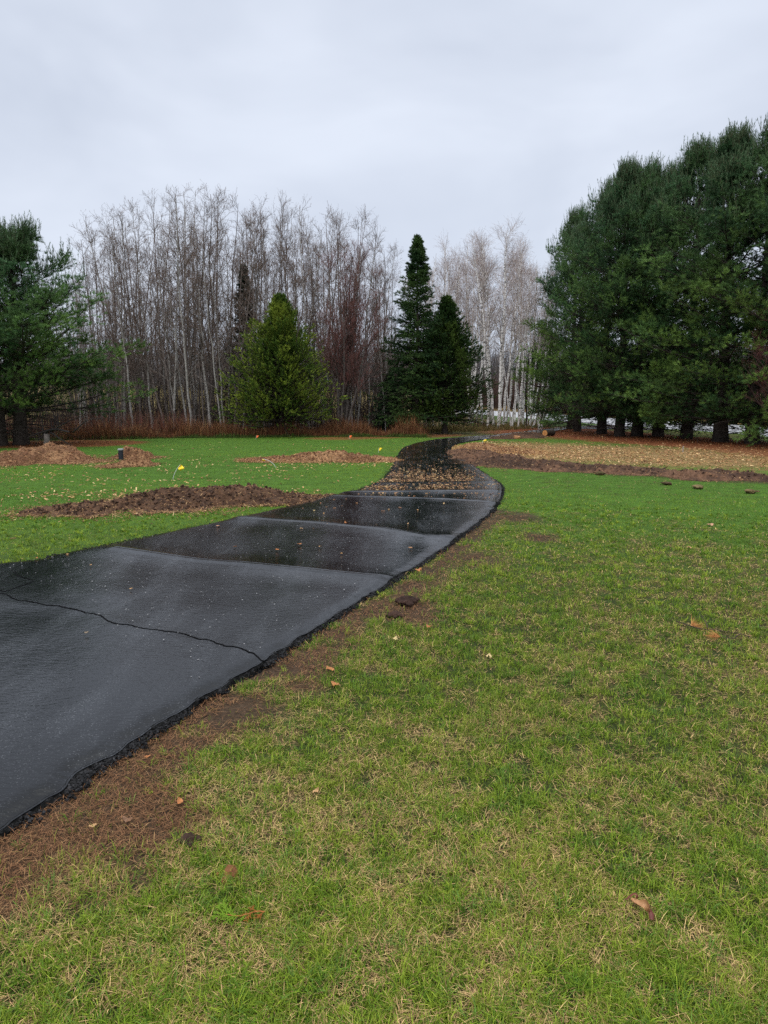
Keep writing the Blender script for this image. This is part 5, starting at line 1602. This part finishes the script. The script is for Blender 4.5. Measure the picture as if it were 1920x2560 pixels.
# cedar sprig bottom
p = gp(620, 2312)
e = empty('cedar_sprig', (p[0], p[1], 0.035), 0.1, 'small broken cedar sprig, green with rusty tips, on the near lawn', 'sprig', None, 0.72)
rr = np.random.default_rng(4)
stemP = np.stack([np.linspace(0.075, -0.11, 8), 0.01 * np.sin(np.arange(8)), 0.006 + 0.004 * np.cos(np.arange(8))], 1)
g = Geo(); tubes(g, stemP, np.linspace(0.0028, 0.0015, 8), 6, (0.34, 0.13, 0.04)); obj('stem', g.mesh('sprig_stem', M_twig), e)
for nm, a, b, colr in (('green_leaves', 3, 8, (0.20, 0.33, 0.03)), ('rusty_leaves', 0, 4, (0.32, 0.12, 0.03))):
    g = Geo(); Q = stemP[None, a:b]
    A, B_, _ = grow(rr, Q, np.full((1, b - a), 0.002), 14 if a else 4, 0.0, 1, 0.85, lambda t, r: (0.04 if a else 0.02) + 0.035 * r.random(t.shape), 4, 0.0, 0.05, 1, 0.0014, planar=True)
    A2, B2, _ = grow(rr, A, B_, 7, 0.1, 1, 0.8, lambda t, r: 0.012 + 0.014 * r.random(t.shape), 3, 0.0, 0.05, 1, 0.0013, planar=True)
    tubes(g, A, B_ * 1.3, 4, colr); tubes(g, A2, B2 * 1.4, 4, colr); obj(nm, g.mesh(nm, M_grass), e)

# pine twig with tan needles, right middle
p = gp(1760, 1590)
e = empty('fallen_twig', (p[0], p[1], 0.03), 0.0, 'long thin fallen twig with dead tan needle tufts on the right lawn', 'twig')
P3 = [gp(u, v)[:2] - p[:2] for u, v in ((1690, 1570), (1730, 1585), (1770, 1592), (1830, 1600), (1880, 1612))]
P4 = [gp(u, v)[:2] - p[:2] for u, v in ((1768, 1590), (1762, 1570), (1752, 1556))]
P5 = [gp(u, v)[:2] - p[:2] for u, v in ((1850, 1603), (1830, 1616), (1800, 1613))]
g = Geo(); tips = []
for PP in (P3, P4, P5):
    PP = np.array(PP); k = np.linspace(0, len(PP) - 1, 10)
    Q = np.stack([np.interp(k, np.arange(len(PP)), PP[:, 0]), np.interp(k, np.arange(len(PP)), PP[:, 1]), 0.02 + 0.01 * rr.random(10)], 1)
    tubes(g, Q, np.linspace(0.0045, 0.002, 10), 5, (0.05, 0.032, 0.026)); tips.append(Q)
obj('stick', g.mesh('stick', M_twig), e)
for q_, s_ in ((tips[2][-1], -1), (tips[0][2], 1)):
    g = Geo(); tufts(g, rr, np.tile(q_, (6, 1)), norm(np.tile([s_ * 1.0, 0.3, 0.15], (6, 1)) + rr.normal(0, .2, (6, 3))), 14, 0.10, 0.003, 0.5, np.tile([0.50, 0.24, 0.09], (6, 1)), 0.2, 0.02, 0.7)
    obj('needle_tuft', g.mesh('needle_tuft', M_stem), e)


# single leaves and chips that can be told apart
def leaf(u, v, s, col, label, name='fallen_leaf', cat='leaf', z=0.03, seed=0, ar=0.6):
    r = np.random.default_rng(seed + int(u)); p = gp(u, v)
    n = 12; an = np.arange(n) / n * 6.283
    s = s * 0.75; rad = s * (0.75 + 0.4 * r.random(n)); V = np.stack([np.cos(an) * rad, np.sin(an) * rad * ar, 0.25 * s * r.normal(0, 0.7, n) + 0.15 * s * np.cos(an * 2)], 1)
    g = Geo()
    g.add(np.vstack([[(0, 0, 0.15 * s)], V, [(0, 0, 0.15 * s - 0.002)], V - [0, 0, 0.002]]), t=[(0, 1 + i, 1 + (i + 1) % n) for i in range(n)] + [(n + 1, n + 2 + (i + 1) % n, n + 2 + i) for i in range(n)],
          q=[(1 + i, n + 2 + i, n + 2 + (i + 1) % n, 1 + (i + 1) % n) for i in range(n)], c=col)
    tag(obj(name, g.mesh(name, M_leaf), None, (p[0], p[1], z), r.random() * 6.28), label, cat)


TAN = (0.46, 0.27, 0.12); ORN = (0.42, 0.16, 0.05); PAL = (0.62, 0.46, 0.22); PNK = (0.55, 0.30, 0.18)
for a in ((233, 2082, .022, TAN, 'tan wood chip on brown thatch beside the nearest driveway edge'),
          (790, 1991, .024, TAN, 'small tan leaf alone in the grass below the brown strip'),
          (825, 1682, .045, ORN, 'bright orange needle scrap on the brown strip'),
          (838, 1720, .04, ORN, 'dull orange leaf just below the bright orange scrap'),
          (990, 1608, .045, PAL, 'pale yellow leaf right of the crumbled sod'),
          (1222, 1650, .04, PAL, 'pale yellow leaf alone in the mid lawn'),
          (1775, 1316, .06, PNK, 'pinkish tan leaf on the bright right lawn'),
          (1072, 1575, .03, ORN, 'rusty leaf in the grass below the crumbled sod'),
          (1045, 1432, .05, ORN, 'orange leaf at the driveway shoulder'),
          (1722, 1374, .06, TAN, 'tan scrap in the thin grass of the right lawn'),
          (370, 1905, .02, ORN, 'tiny orange chip on the thatch by the near driveway'),
          (320, 2065, .03, (0.2, 0.1, 0.05), 'brown flattened leaf on thatch near the lower driveway edge'),
          (450, 2020, .028, ORN, 'orange sprig scrap at the edge of the brown thatch')):
    leaf(*a)
for a in ((694, 1386, .03, ORN, 'orange leaf on the dark middle panel of the driveway'),
          (800, 1378, .026, TAN, 'tan leaf right of the other leaves on the dark driveway panel'),
          (749, 1372, .035, ORN, 'long rusty leaf at the centre of the dark driveway panel'),
          (670, 1421, .016, TAN, 'small tan leaf lying on the wide wet seam'),
          (730, 1431, .016, PAL, 'small yellow leaf on the wet seam, right of the tan one'),
          (228, 1426, .02, TAN, 'little tan leaf left on the driveway before the seam'),
          (328, 1487, .018, TAN, 'lone chip on the near grey panel of the driveway'),
          (217, 1600, .018, (0.2, 0.15, 0.1), 'dark chip below the driveway crack at left'),
          (865, 1317, .05, ORN, 'orange chip cluster on the seam before the curve'),
          (1020, 1319, .025, TAN, 'tan chip right of the orange cluster on the driveway'),
          (820, 1320, .025, TAN, 'tan chip left of the orange cluster on the driveway'),
          (1108, 1350, .025, TAN, 'tan chip at the right end of the seam'),
          (545, 1325, .035, PNK, 'pinkish leaf near the left driveway edge'),
          (786, 1285, .03, PAL, 'pale leaf on the driveway before the second seam'),
          (92, 1408, .03, ORN, 'orange leaf on the left driveway edge')):
    leaf(*a, z=0.058)
